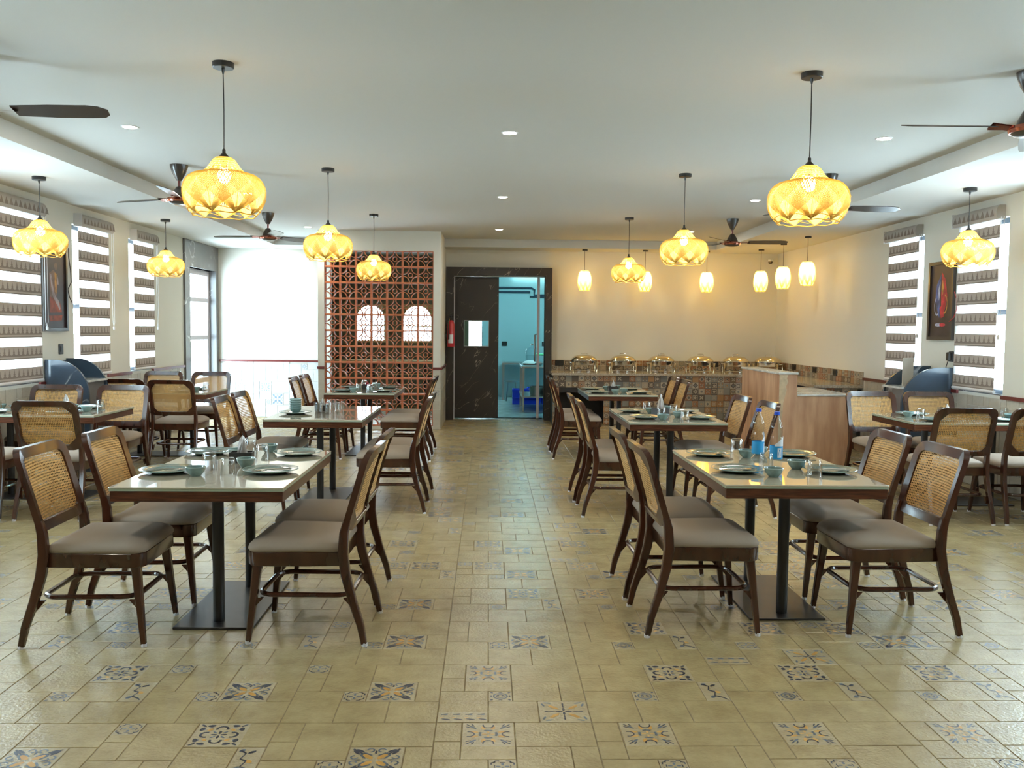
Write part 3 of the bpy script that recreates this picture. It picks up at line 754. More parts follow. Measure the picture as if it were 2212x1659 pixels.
for i in range(4):
    for j in range(8): cells.append((CXR + (i + .5) * PT * .70, CY0 - (i + .5) * PT * .72, .795 - (j + .5) * .0985, -PI / 4, 1, .97))
for i in range(6):
    for j in range(8): cells.append((4.2 + (i + .5) * PT, 11.598, .795 - (j + .5) * .0985, 0, 1, .97))
enc_tiles(buf, cells)
cells = []
for i in range(37):
    for j in range(2): cells.append((1.07 + (i + .5) * .1025, 15.198, .832 + (j + .5) * .0865, 0, 1, .86))
enc_tiles(wall_back, cells)
cells = []
for i in range(35):
    for j in range(2): cells.append((4.868, 15.15 - (i + .5) * .1025, .832 + (j + .5) * .0865, -PI / 2, 1, .86))
enc_tiles(wall_right, cells)
for k, (x, y, rz, lb) in enumerate(((1.20, 15.19, 0, 'black socket plate in the tiled splashback nearest kitchen door'), (3.83, 15.19, 0, 'black socket plate in splashback between two chafing dishes'),
                          (4.86, 14.2, -PI / 2, 'black socket plate on the side splashback farthest from the windows'), (4.86, 13.3, -PI / 2, 'black socket plate at the middle of the side splashback'), (4.86, 12.5, -PI / 2, 'black socket plate on side splashback nearest the windows'))):
    t = MB().box(-.07, .07, -.014, 0, -.045, .045, ch=.004).box(-.045, -.015, -.018, -.012, -.02, .02).box(.015, .045, -.018, -.012, -.02, .02)
    tag(t.build('wall_socket', 'black', None, False, loc=(x, y, .955), rz=rz), lb, 'socket')

def mk_chafing():
    t = thing('chafing_dish', '', 'chafing dish')
    a, b = .205, .16
    def rr(a, b, z, n=24, p=3.2):
        out = []
        for k in range(n):
            th = 2 * PI * k / n; c_, s_ = math.cos(th), math.sin(th)
            r = (abs(c_) ** p + abs(s_) ** p) ** (-1 / p); out.append((a * c_ * r, b * s_ * r, z))
        return out
    MB().grid([rr(.18, .13, .11), rr(a * .96, b * .95, .115), rr(a, b, .17), rr(a, b, .185), rr(a * .93, b * .93, .185)], 0, wv=True).face(list(reversed(rr(.18, .13, .11)))).build('pan', 'steel', t)
    lid = MB().grid([rr(a * 1.02, b * 1.02, .187), rr(a * 1.02, b * 1.02, .197), rr(a * .93, b * .93, .225), rr(a * .72, b * .72, .258), rr(a * .4, b * .4, .275), rr(.01, .01, .28)], 0, wv=True).build('lid', 'gold', t)
    MB().tube([(-.05, 0, .272), (-.05, 0, .30), (-.04, 0, .305), (.04, 0, .305), (.05, 0, .30), (.05, 0, .272)], .005, 8).build('handle', 'steel', lid)
    for sx in (-1, 1):
        for sy in (-1, 1):
            MB().tube([(sx * .19, sy * .135, 0), (sx * .20, sy * .14, .05), (sx * .195, sy * .14, .12), (sx * .20, sy * .145, .16)], [.020, .014, .018, .022], 10).build('leg', 'gold', t)
        MB().tube([(sx * .20, -.05, .15), (sx * .235, -.04, .15), (sx * .235, .04, .15), (sx * .20, .05, .15)], .006, 8).build('side_handle', 'steel', t)
    MB().tube([(-.18, -.13, .03), (.18, -.13, .03)], .006, 6).tube([(-.18, .13, .03), (.18, .13, .03)], .006, 6).build('frame_rail', 'steel', t)
    for sx in (-1, 1): MB().lathe([(.001, 0), (.04, 0), (.04, .045), (.015, .06), (.001, .06)], 14, c=(sx * .08, 0, .003)).build('burner', 'steel', t)
    return t
chaf = Maker(mk_chafing)
for k, (x, y, rz, w_) in enumerate(((1.57, 14.75, .03, 'nearest the kitchen door'), (2.21, 14.76, -.02, 'second from the kitchen door'), (2.84, 14.75, .02, 'third from the kitchen door'), (3.485, 14.75, 0, 'left of the black socket plate'), (4.07, 14.74, -.15, 'partly behind the plywood cabinet'), (4.58, 14.65, -.6, 'in the corner of the counter'))):
    chaf((x, y, .831), rz, 'steel chafing dish with brass-coloured lid, ' + w_, 'chafing dishes along the buffet counter')

# plywood cashier desk
cd = thing('cashier_desk', 'unfinished plywood cashier desk with raised side and marble tops', 'desk', (3.29, 10.1, 0))
MB().box(0, .205, 0, 1.5, 0, 1.035).build('side_tower', 'ply', cd, False)
MB().box(-.012, .215, -.012, 1.51, 1.035, 1.06, ch=.004).build('tower_top', 'pale_stone', cd, False)
MB().box(.205, .82, 0, 1.25, 0, .79).build('low_front', 'ply', cd, False)
MB().box(.205, .835, -.012, 1.26, .79, .815, ch=.004).build('marble_top', 'pale_stone', cd, False)
# bare filler patch left on the near corner of the tower
ed = [(0, 1.03), (.095, 1.03), (.085, .99), (.10, .95), (.075, .90), (.085, .86), (.07, .80), (.05, .72), (.045, .60), (.03, .5), (.04, .35), (.02, .2), (.025, .1), (0, .05)]
MB().prism(ed, -.0015, -.0002, lambda a, b, h: (a + .002, h, b)).build('filler_patch', 'ply_pale', cd, False)

# ------------------------------------------------------------------ curved marble partitions by the side walls
def station(side, label):
    x0 = XL + .012 if side < 0 else XR - .012; s_ = -side
    t = thing('service_station', label, 'service station', (x0, 9.36 if side < 0 else 9.31, 0))
    W_ = .44 if side < 0 else .53
    pts = [(0, 0), (W_, 0), (W_, .80)]
    rx, rz_ = W_ * .78, .36
    for k in range(1, 10):
        a = PI / 2 * k / 9; pts.append((W_ - rx + rx * math.cos(a), .80 + rz_ * math.sin(a)))
    pts += [(0, 1.16)]
    if s_ < 0: pts = [(-a, b) for a, b in pts][::-1]
    for y in (0, .47): MB().prism(pts, y, y + .03, lambda a, b, h: (a, h, b)).build('side_panel', 'marble_b', t, False)
    q = lambda a: s_ * a
    MB().box(q(.0), q(W_ - .0), .03, .47, .93, .95).build('shelf', 'pale_stone', t, False)
    MB().box(q(W_ - .06), q(W_ - .04), .03, .47, 0, .93).build('front_panel', 'marble_g', t, False)
    MB().box(q(.0), q(.02), .03, .47, .95, 1.14).build('back_panel', 'marble_b', t, False)
    return t
station(-1, 'dark blue-grey marble service station with rounded sides by the window wall opposite')
station(1, 'blue-grey marble service station holding a card, below the red and blue painting')
bpy.data.objects['service_station']['label'] = 'dark slate marble service station with rounded sides, below the seated figure painting'
cdp = MB().box(-.09, .09, -.004, .004, 0, .30, ch=.002)
tag(cdp.build('menu_card', 'cream', None, False, loc=(4.52, 9.60, .951), rz=.5), 'cream card standing on the marble service station shelf', 'card')

# ------------------------------------------------------------------ zebra blinds
def mk_blind(L_, near):
    """local: x out of wall, y along wall 0..L_, z absolute"""
    t = thing('zebra_blind', '', 'blind')
    prof = [(.0, 2.60), (.07, 2.60), (.088, 2.625), (.092, 2.67), (.085, 2.71), (.06, 2.735), (0, 2.735)]
    MB().prism(prof, -.03, L_ + .03, lambda a, b, h: (a, h, b)).build('cassette', 'valance', t)
    ye = -.034 if near else L_ + .034
    MB().box(.0, .092, min(ye, ye * 1.0), ye + .006, 2.597, 2.738).build('end_cap', 'white', t, False)
    # printed band on the cassette face
    mb = MB(); k = 0
    y = 0
    while y < L_:
        mb.face([(.0935, y, 2.63), (.0935, y + .075, 2.63), (.0925, y + .0375, 2.70)]); y += .085
    mb.build('cassette_print', 'blind_ink', t, False)
    z = 2.553
    dk = MB().box(.03, .033, 0, L_, -.125, 0)
    y = .01
    while y + .08 < L_ + .03:
        w_ = min(.085, L_ - y)
        for q in range(3):
            zz = -.010 - q * .022; hw = (.010 + q * .011)
            dk.face([(.0335, min(L_, y + .04 - hw), zz - .030), (.0335, min(L_, y + .04 + hw), zz - .030), (.0335, min(L_, y + .04), zz)], 1)
        dk.face([(.0335, y, -.096), (.0335, min(L_, y + .085), -.096), (.0335, min(L_, y + .085), -.082), (.0335, y, -.082)], 1)
        y += .085
    dk.face([(.0335, 0, -.12), (.0335, L_, -.12), (.0335, L_, -.112), (.0335, 0, -.112)], 1)
    dmesh = dk.mesh('opaque_band', ['blind', 'blind_ink'], False)
    smesh = MB().face([(.031, 0, -.083), (.031, L_, -.083), (.031, L_, 0), (.031, 0, 0)]).mesh('sheer_band', ['sheer'], False)
    MB().face([(.031, 0, 2.553), (.031, L_, 2.553), (.031, L_, 2.60), (.031, 0, 2.60)]).build('sheer_band', 'sheer', t, False)
    while z > .98:
        inst('opaque_band', dmesh, t, (0, 0, z)); z -= .125
        if z - .083 > .90: inst('sheer_band', smesh, t, (0, 0, z)); z -= .083
    MB().tube([(.03, -.005, z - .012), (.03, L_ + .005, z - .012)], .016, 10).build('bottom_rail', 'white', t)
    yc = L_ + .045
    MB().tube([(.05, yc, 2.62), (.05, yc, 1.55), (.05, yc + .025, 1.50), (.05, yc + .05, 1.55), (.05, yc + .05, 2.62)], .003, 6).build('pull_cord', 'white', t)
    MB().lathe([(.001, -.03), (.012, -.025), (.014, 0), (.004, .02), (.001, .02)], 10, c=(.05, yc + .025, 1.49)).build('cord_weight', 'white', t)
    return t
def put_blind(x, y0, L_, side, label):
    t = mk_blind(L_, True)
    t.location = (x, y0, 0)
    if side > 0:
        # mirror by turning round: local y runs back toward the camera
        t.rotation_euler = (0, 0, PI); t.location = (x, y0 + L_, 0)
    t['label'] = label; t['group'] = 'striped zebra blinds on the side wall windows'
put_blind(XL, 8.42, .86, -1, 'grey and sheer striped blind at the window nearest on the left wall')
put_blind(XL, 10.13, .80, -1, 'grey and sheer striped blind behind the slate marble station, left wall')
put_blind(XL, 11.68, .70, -1, 'narrow striped blind nearest the marble portal on the left wall')
put_blind(XR, 8.50, .76, 1, 'grey and sheer striped blind at the window nearest on the right wall')
put_blind(XR, 10.12, .76, 1, 'grey and sheer striped blind at the farther window, right wall')

# ------------------------------------------------------------------ paintings
def painting(side, y0, y1, z0, z1, label, which):
    x = XL if side < 0 else XR; s_ = -side
    t = thing('painting', label, 'painting', (x, (y0 + y1) / 2, (z0 + z1) / 2)); w, h = (y1 - y0) / 2, (z1 - z0) / 2; q = lambda a: s_ * a
    mb = MB(); f_w = .035
    for a, b, c_, d in ((-w, w, -h, -h + f_w), (-w, w, h - f_w, h), (-w, -w + f_w, -h + f_w, h - f_w), (w - f_w, w, -h + f_w, h - f_w)): mb.box(q(0), q(.035), a, b, c_, d)
    mb.build('frame', 'fan', t, False)
    MT['cv'] = MT.get('cv') or mat('canvas_dark', (0.022, 0.015, 0.022), 0.4, var=0.5, scale=6)
    P = MB(); P.box(q(.0), q(.02), -w + f_w, w - f_w, -h + f_w, h - f_w, 0)
    def blob(pts, m, lay): 
        P.face([(q(.0203 + .0004 * lay), a * w * .85, b * h * .9) for a, b in pts], m)
    if which == 0:
        mats = ['cv', 'pt_flesh', 'pt_rust', 'pt_gold', 'pt_ash']
        blob(ell(.15, .62, .16, .10, 0, 10), 1, 1); blob([(-.5, .42), (-.1, .52), (.2, .42), (.25, .0), (.1, -.25), (-.45, -.2)], 1, 2)
        blob([(-.45, .4), (-.3, .4), (-.1, -.05), (.3, -.35), (.2, -.42), (-.25, -.15)], 4, 3)
        blob([(.0, .45), (.2, .42), (.15, -.1), (.02, -.05)], 3, 4); blob([(-.5, -.2), (.1, -.25), (.5, -.35), (.65, -.6), (-.5, -.62)], 2, 2)
        blob([(.15, -.2), (.35, -.3), (.5, -.5), (.4, -.56), (.2, -.4)], 4, 5); blob(ell(.28, .25, .06, .14, .4), 4, 6); blob([(-.6, -.7), (.7, -.68), (.6, -.82), (-.5, -.85)], 2, 1)
    else:
        mats = ['cv', 'pt_blue', 'pt_red', 'pt_gold', 'pt_pale']
        s2 = -1
        blob([(.05, .75), (.45, .45), (.55, .0), (.3, -.3), (.1, -.5), (.12, .2)], 1, 1); blob([(-.02, .8), (-.35, .6), (-.6, .1), (-.35, -.3), (-.1, -.5), (0, .1)], 2, 1)
        blob([(-.1, .6), (-.25, .4), (-.15, .15), (-.02, .3)], 3, 2); blob([(.1, .55), (.3, .3), (.2, .0), (.12, .1)], 4, 2)
        for poly in strokep(arcp(.35, -.15, .25, -2.2, 1.2, 8), .025): blob(poly, 4, 3)
        for poly in strokep(arcp(-.35, -.1, .25, 1.6, 5.0, 8), .03): blob(poly, 3, 3)
        blob(ell(.22, -.68, .3, .05, 0), 4, 2); blob(ell(-.2, -.68, .3, .05, 0), 2, 3); blob([(.1, -.2), (-.2, -.1), (-.35, -.45), (-.05, -.5)], 2, 4)
    P.build('canvas', mats, t, False)
    return t
MT['pt_flesh'] = mat('paint_umber', (0.16, 0.09, 0.07), .5, var=.5, scale=14); MT['pt_rust'] = mat('paint_rust', (0.22, 0.04, 0.02), .5, var=.6, scale=12)
MT['pt_gold'] = mat('paint_gold', (0.50, 0.24, 0.05), .5, var=.5, scale=14); MT['pt_ash'] = mat('paint_ash', (0.30, 0.25, 0.27), .5, var=.5, scale=16)
MT['pt_blue'] = mat('paint_blue', (0.05, 0.09, 0.28), .5, var=.7, scale=12); MT['pt_red'] = mat('paint_red', (0.42, 0.015, 0.03), .5, var=.6, scale=12)
MT['pt_pale'] = mat('paint_pale_blue', (0.40, 0.45, 0.62), .5, var=.4, scale=12)
painting(-1, 9.32, 9.86, 1.45, 2.32, 'dark painting of a seated figure in a deep brown frame', 0)
painting(1, 9.33, 9.86, 1.445, 2.285, 'dark painting of swirling blue and red shapes in brown frame', 1)
def wcable(pts, label, mt='fan', r=.005): tag(MB().tube(pts, r, 6).build('wall_cable', mt), label, 'cable')
wcable([(XL + .03, 9.9, 2.34), (XL + .02, 9.92, 2.25), (XL + .015, 9.97, 2.1), (XL + .015, 9.98, 1.98), (XL + .015, 9.90, 1.9), (XL + .015, 9.93, 1.82), (XL + .015, 10.0, 1.75), (XL + .015, 10.06, 1.74)], 'loose dark wire hanging beside the seated figure painting')
wcable([(XR - .03, 9.30, 1.95), (XR - .03, 9.25, 1.86), (XR - .03, 9.24, 1.77), (XR - .03, 9.30, 1.68), (XR - .04, 9.37, 1.64)], 'thin red wire looping beside the blue and red painting', 'red', .004)
tag(MB().box(0, .014, -.045, .045, -.055, .055, ch=.004).box(.012, .018, -.02, .02, -.03, .03).build('wall_socket', 'black', loc=(XL, 9.73, 1.26)), 'black switch plate below the seated figure painting', 'socket')
tag(MB().box(-.014, 0, -.045, .045, -.055, .055, ch=.004).box(-.05, -.012, -.03, .03, -.045, .045, ch=.006).build('wall_socket', 'black', loc=(XR, 9.36, 1.275)), 'black socket with plug above the blue-grey marble station', 'socket')
wcable([(XR - .04, 9.36, 1.23), (XR - .05, 9.38, 1.16), (XR - .06, 9.45, 1.1), (XR - .06, 9.5, 1.0)], 'black power lead dropping behind the blue-grey marble station', 'black', .004)

# ------------------------------------------------------------------ chairs
def rrect(a0, a1, b0, b1, r, n=5, cut=False):
    pts = []
    for cx, cy, s0 in ((a1 - r, b1 - r, 0), (a0 + r, b1 - r, 1), (a0 + r, b0 + r, 2), (a1 - r, b0 + r, 3)):
        for k in range(n + 1):
            t = k / n; a = (s0 + t) * PI / 2
            if cut:
                p0 = (math.cos(s0 * PI / 2), math.sin(s0 * PI / 2)); p1 = (math.cos((s0 + 1) * PI / 2), math.sin((s0 + 1) * PI / 2))
                pts.append((cx + r * (p0[0] * (1 - t) + p1[0] * t), cy + r * (p0[1] * (1 - t) + p1[1] * t)))
            else: pts.append((cx + r * math.cos(a), cy + r * math.sin(a)))
    return pts
def xb(z):
    K = [(0, -.282), (.1, -.262), (.22, -.222), (.34, -.19), (.44, -.176), (.54, -.182), (.64, -.205), (.75, -.236), (.86, -.272), (.95, -.30)]
    for (z0, x0), (z1, x1) in zip(K, K[1:]):
        if z <= z1: return x0 + (x1 - x0) * (z - z0) / (z1 - z0)
    return K[-1][1]
def mk_chair():
    t = thing('dining_chair', '', 'chair')
    def P(y, z, d=0): return (xb(z) - .032 * (1 - (y / .25) ** 2) + d, y, z + .008 * (1 - (y / .25) ** 2) * max(0, (z - .6) / .33))
    O = rrect(-.248, .248, .545, .932, .062); I = rrect(-.205, .205, .590, .884, .035); IB = rrect(-.212, .212, .583, .89, .060, cut=True)
    fr = MB().grid([[P(y, z, .015) for y, z in O], [P(y, z, .015) for y, z in I], [P(y, z, -.004) for y, z in I], [P(y, z, -.016) for y, z in IB], [P(y, z, -.016) for y, z in O]], 0, wu=True, wv=True)
    fr.build('back_frame', 'wood', t)
    cn = MB(); cs = .0128; ny, nz = 33, 24
    for i in range(ny):
        for j in range(nz):
            yc = (i - (ny - 1) / 2) * cs; zc = .737 + (j - (nz - 1) / 2) * cs
            if abs(yc) > .175 and abs(zc - .737) > .115 and (abs(yc) - .175) + (abs(zc - .737) - .115) > .045: continue
            h = cs / 2; g = h * .50
            o = [(yc - h, zc - h), (yc + h, zc - h), (yc + h, zc + h), (yc - h, zc + h)]; q = [(yc - g, zc - g), (yc + g, zc - g), (yc + g, zc + g), (yc - g, zc + g)]
            b = len(cn.v); cn.v += [P(*p, .004) for p in o] + [P(*p, .004) for p in q]
            for k in range(4): cn.f.append((b + k, b + (k + 1) % 4, b + 4 + (k + 1) % 4, b + 4 + k)); cn.m.append(0)
    cn.build('cane_panel', 'cane', t, False)
    seat = []
    for k in range(6): a = PI / 2 * k / 5; seat.append((.225 + .06 * math.cos(a), .187 + .06 * math.sin(a)))
    seat += [(0, .240), (-.165, .225)]
    seat = seat + [(x, -y) for x, y in reversed(seat)]
    sr = lambda s_, z: [((x - .06) * s_ + .06, y * s_, z) for x, y in seat]
    MB().grid([sr(.985, .378), sr(1, .384), sr(1, .444), sr(.985, .448)], 0, wv=True).face(sr(.985, .448)).face(list(reversed(sr(.985, .378)))).build('seat_frame', 'wood', t)
    MB().grid([sr(.985, .446), sr(1.005, .453), sr(1.008, .464), sr(.985, .477), sr(.93, .490), sr(.82, .503), sr(.62, .514), sr(.35, .519), sr(.15, .520)], 0, wv=True).face(sr(.15, .520)).build('seat', 'fabric', t)
    ring = [(x, y, .232) for x, y in rrect(-.205, .236, -.207, .207, .075, 5)]
    st = MB().tube(ring, .0125, 8, closed=True)
    for sx in (-1, 1):
        for sy in (-1, 1):
            x0 = -.225 if sx < 0 else .258
            st.prism([(x0, .222), (x0 - sx * .05, .222), (x0, .165)] if sx > 0 else [(x0, .222), (x0, .165), (x0 + .05, .222)], sy * .212, sy * .226, lambda a, b, h: (a, h, b))
    st.build('stretcher', 'wood', t)
    for sy in (-1, 1):
        zs = [.012, .1, .22, .34, .44, .54, .60]
        lg = MB().sweep([(xb(z), sy * (.252 - .02 * min(1, z / .44)), z) for z in zs], [.028, .034, .040, .046, .050, .044, .036], [.028, .030, .032, .033, .033, .032, .03]).build('leg', 'wood', t)
        MB().lathe([(.001, 0), (.015, 0), (.015, .016), (.001, .016)], 8, c=(xb(0), sy * .252, 0)).build('foot_cap', 'white', lg)
        lf = MB().sweep([(.278, sy * .238, .012), (.258, sy * .224, .2), (.238, sy * .208, .382)], [.024, .034, .044], [.024, .032, .040]).build('leg', 'wood', t)
        MB().lathe([(.001, 0), (.014, 0), (.014, .016), (.001, .016)], 8, c=(.279, sy * .239, 0)).build('foot_cap', 'white', lf)
    return t
chair = Maker(mk_chair)

# ------------------------------------------------------------------ tables
def mk_table(w, l):
    t = thing('dining_table', '', 'table')
    a, b = w / 2, l / 2
    MB().box(-a, a, -b, b, .752, .760, ch=.002).build('glass_top', 'top', t, False)
    MB().box(-a + .002, a - .002, -b + .002, b - .002, .741, .752).build('underlay', 'topedge', t, False)
    mb = MB()
    e = .004
    mb.box(-a + e, a - e, -b + e, b - e, .690, .741, ch=.003)
    mb.build('apron', 'tablewood', t, False)
    MB().box(-.20, .20, -.42, .42, 0, .012, ch=.002).build('base_plate', 'plate_steel', t, False)
    for s_ in (-1, 1): MB().lathe([(.029, .012), (.029, .690)], 20, c=(0, s_ * .31, 0)).build('column', 'black', t)
    MB().box(-.06, .06, -.42, .42, .684, .690).build('top_bracket', 'black', t, False)
    return t
tableA = Maker(lambda: mk_table(.82, 1.30)); tableB = Maker(lambda: mk_table(.86, 1.22))
TB = {
 'T1L': ((-1.37, 4.90), 0, 'front left aisle table'),
 'T2L': ((-1.44, 8.08), 0, 'middle left aisle table'),
 'T3L': ((-1.49, 11.10), 0, 'table before the red block screen'),
 'T1R': ((1.59, 5.05), 0, 'front right aisle table'),
 'T2R': ((1.58, 8.03), 0, 'middle right aisle table'),
 'T3R': ((1.585, 11.15), 0, 'table before the buffet'),
 'SA': ((-3.92, 8.08), PI / 2, 'nearest left wall table'),
 'SB': ((-3.80, 10.72), PI / 2, 'left wall table by the portal'),
 'SC': ((4.23, 7.96), PI / 2, 'right wall table'),
}
for k, ((x, y), rz, nm) in TB.items():
    extra = {'T1L': 'pale glossy top with black napkin box', 'T1R': 'pale glossy top with two water bottles', 'T2L': 'pale glossy top with a stack of bowls', 'T2R': 'pale glossy top and dark wooden edge', 'T3L': 'pale glossy top on black columns', 'T3R': 'pale glossy top on black columns', 'SA': 'pale top, dark edge', 'SB': 'pale top, dark edge', 'SC': 'pale top, dark edge'}[k]
    (tableB if k[0] == 'S' else tableA)((x, y, 0), rz, nm.replace('table', 'dining table', 1) + ', ' + extra, 'dining tables')
CH = []
def c2(k, side, lst):
    for n_, (x, y) in enumerate(lst):
        rz = {'L': 0, 'R': PI, 'N': PI / 2, 'F': -PI / 2}[side]
        ctx = TB[k][2]
        if side in 'LR': w_ = ('nearer', 'farther')[n_] + ' of two, ' + ('window side' if (side == 'L') == (k[2] == 'L') else 'aisle side') + ' of the '
        else: w_ = ('camera side', 'far side')[side == 'F'] + ', ' + ('by the aisle', 'by the wall')[n_] + ', at the '
        CH.append((x, y, rz, w_ + ctx))
c2('T1L', 'L', [(-1.905, 4.47), (-1.87, 5.10)]); c2('T1L', 'R', [(-.855, 4.51), (-.87, 5.12)])
c2('T1R', 'L', [(1.075, 4.63), (1.06, 5.25)]); c2('T1R', 'R', [(2.085, 4.62), (2.09, 5.24)])
c2('T2L', 'L', [(-1.94, 7.60), (-1.94, 8.16)]); c2('T2L', 'R', [(-.795, 7.60), (-.80, 8.17)])
c2('T2R', 'L', [(1.06, 7.48), (1.05, 8.12)]); c2('T2R', 'R', [(2.06, 7.46), (2.02, 8.12)])
c2('T3L', 'L', [(-1.98, 10.62), (-1.98, 11.22)]); c2('T3L', 'R', [(-.94, 10.50), (-.94, 11.12)])
c2('T3R', 'L', [(1.06, 10.74), (1.06, 11.38)]); c2('T3R', 'R', [(2.06, 10.72), (2.06, 11.35)])
c2('SA', 'N', [(-3.40, 7.28), (-4.03, 7.28)]); c2('SA', 'F', [(-3.56, 8.62), (-4.2, 8.62)])
c2('SB', 'N', [(-3.42, 10.10), (-3.98, 10.22)]); c2('SB', 'F', [(-3.55, 11.38), (-4.17, 11.42)])
c2('SC', 'N', [(3.76, 7.25), (4.36, 7.25)]); c2('SC', 'F', [(3.80, 8.56), (4.38, 8.58)])
jr = random.Random(2)
for x, y, rz, w_ in CH:
    chair((x, y, 0), rz + jr.uniform(-.03, .03), 'cane-back chair, ' + w_, 'cane-back dining chairs')

# ------------------------------------------------------------------ tableware
ZT = .7605
def mk_plate():
    t = thing('dinner_plate', '', 'plate')
    MB().lathe([(.001, 0), (.075, 0), (.085, .004), (.138, .017), (.142, .020), (.138, .0215), (.092, .010), (.080, .0065), (.001, .0065)], 32).build('body', 'teal', t)
    MB().lathe([(.1395, .0205), (.142, .0222), (.1438, .0205), (.142, .0185)], 32).build('rim', 'teal_l', t)
    return t
def mk_bowl():
    t = thing('small_bowl', '', 'bowl')
    MB().lathe([(.001, 0), (.026, 0), (.030, .006), (.044, .022), (.050, .046), (.0485, .046), (.041, .024), (.026, .008), (.001, .007)], 24).build('body', 'teal', t)
    MB().lathe([(.0478, .046), (.0492, .0485), (.0512, .046), (.0492, .043)], 24).build('rim', 'teal_l', t)
    return t
def mk_glass():
    # tumbler turned upside down: mouth on the table
    return tag(MB().lathe([(.040, 0), (.0395, .02), (.036, .06), (.034, .080), (.030, .088), (.001, .090), (.001, .074), (.027, .074), (.031, .068), (.0335, .05), (.0375, .006), (.040, 0)], 24).build('tumbler', 'glass'), '', 'glass')
def mk_spoon():
    mb = MB().tube([(-.10, 0, .002), (-.04, 0, .004), (.03, 0, .003)], [.0045, .003, .0025], 6, sx=1)
    mb.grid([[(.03 + .045 * math.sin(PI * i / 6 if i else 0) * 0 + .06 * i / 6, .019 * math.sin(PI * i / 6) * math.cos(PI * j / 6), .003 - .006 * math.sin(PI * i / 6) * math.sin(PI * j / 6)) for j in range(7)] for i in range(7)], 0)
    return tag(mb.build('spoon', 'steel'), '', 'spoon')
def mk_fork():
    mb = MB().tube([(-.10, 0, .002), (-.03, 0, .004), (.03, 0, .003)], [.0045, .003, .003], 6)
    mb.box(.03, .055, -.011, .011, .001, .0035)
    for k in range(4): mb.box(.055, .092, -.011 + k * .0065, -.0085 + k * .0065, .001, .003)
    return tag(mb.build('fork', 'steel', None, False), '', 'fork')
plate, bowl, glass, spoon, fork = (Maker(f) for f in (mk_plate, mk_bowl, mk_glass, mk_spoon, mk_fork))
def cutlery(px, py, ang, nm):
    for mk, d, w_ in ((spoon, .018, 'spoon'), (fork, -.018, 'fork')):
        mk((px - math.sin(ang) * d, py + math.cos(ang) * d, ZT + .0108), ang + jr.uniform(-.1, .1), 'steel %s on the plate, ' % w_ + nm, w_ + 's on dinner plates')
def setting(k, plates, bowls, glasses, cut=True):
    nm = TB[k][2]; cx, cy = TB[k][0]
    def where(x, y, pool):
        a = ('near', 'far')[y > cy]; b = ('left', 'right')[x > cx]
        return a + ' ' + b + ' corner, ' + nm
    def wheres(pts):
        out = []; seen = {}
        for x, y in pts:
            w_ = where(x, y, pts); seen[w_] = seen.get(w_, 0) + 1
            out.append(w_ if seen[w_] == 1 else 'beside its twin, ' + w_)
        return out
    for (x, y), w_ in zip(plates, wheres(plates)):
        plate((x, y, ZT), jr.uniform(0, 6), 'teal dinner plate, ' + w_, 'teal dinner plates')
        if cut: cutlery(x, y, jr.uniform(-.35, .35) + (PI if x > cx else 0), w_)
    for (x, y), w_ in zip(bowls, wheres(bowls)): bowl((x, y, ZT), 0, 'small teal bowl, ' + w_, 'small teal bowls')
    for (x, y), w_ in zip(glasses, wheres(glasses)): glass((x, y, ZT), 0, 'upturned glass tumbler, ' + w_, 'upturned glass tumblers')
setting('T1L', [(-1.66, 4.70), (-1.13, 4.71), (-1.66, 5.40), (-1.13, 5.38)], [(-1.48, 4.59), (-1.31, 4.90), (-1.46, 5.27), (-1.32, 5.47)], [(-1.475, 4.80), (-1.325, 4.62), (-1.285, 5.16), (-1.43, 5.46)])
setting('T1R', [(1.36, 4.83), (1.86, 4.82), (1.36, 5.46), (1.87, 5.46)], [(1.50, 4.655), (1.715, 4.93), (1.56, 5.36), (1.68, 5.50)], [(1.545, 4.93), (1.73, 4.69), (1.56, 5.58)])
def std(k, gl=True, rot=False, jit=.02):
    cx, cy = TB[k][0]
    def R_(lst): return [(cx + (-v if rot else u) + jr.uniform(-jit, jit), cy + (u if rot else v) + jr.uniform(-jit, jit)) for u, v in lst]
    setting(k, R_([(-.24, -.28), (.24, -.28), (-.24, .32), (.24, .32)]), R_([(-.08, -.40), (.09, -.20), (-.09, .20), (.09, .42)]), R_([(-.07, -.16), (.08, -.44), (.10, .10), (-.07, .40)]) if gl else [])
std('T2R'); std('T3R', False); std('T3L'); std('SA', rot=True); std('SB', rot=True); std('SC', rot=True)
# middle left table: one plate with a stack of bowls and a cluster of upright tumblers
px, py = -1.68, 7.92
plate((px, py, ZT), 0, 'teal dinner plate under the stack of bowls', 'teal dinner plates')
for k in range(5): bowl((px, py, ZT + .008 + k * .019), 0, ['bottom', 'second', 'third', 'fourth', 'topmost'][k] + ' bowl of the stack on the middle left aisle table', 'stacked small bowls')
for k, (x, y) in enumerate(((-1.50, 8.02), (-1.40, 7.98), (-1.34, 8.05), (-1.34, 8.20), (-1.42, 8.27))):
    g_ = tag(MB().lathe([(.001, 0), (.031, 0), (.034, .01), (.040, .09), (.0375, .09), (.031, .012), (.001, .012)], 20).build('tumbler', 'glass', loc=(x, y, ZT)), ['upright tumbler nearest the bowl stack', 'upright tumbler at the front of the glass cluster', 'upright tumbler at the aisle end of the glass cluster', 'upright tumbler at the back of the glass cluster', 'upright tumbler in the middle of the glass cluster'][k], 'glass', 'upright tumblers on the middle left table')
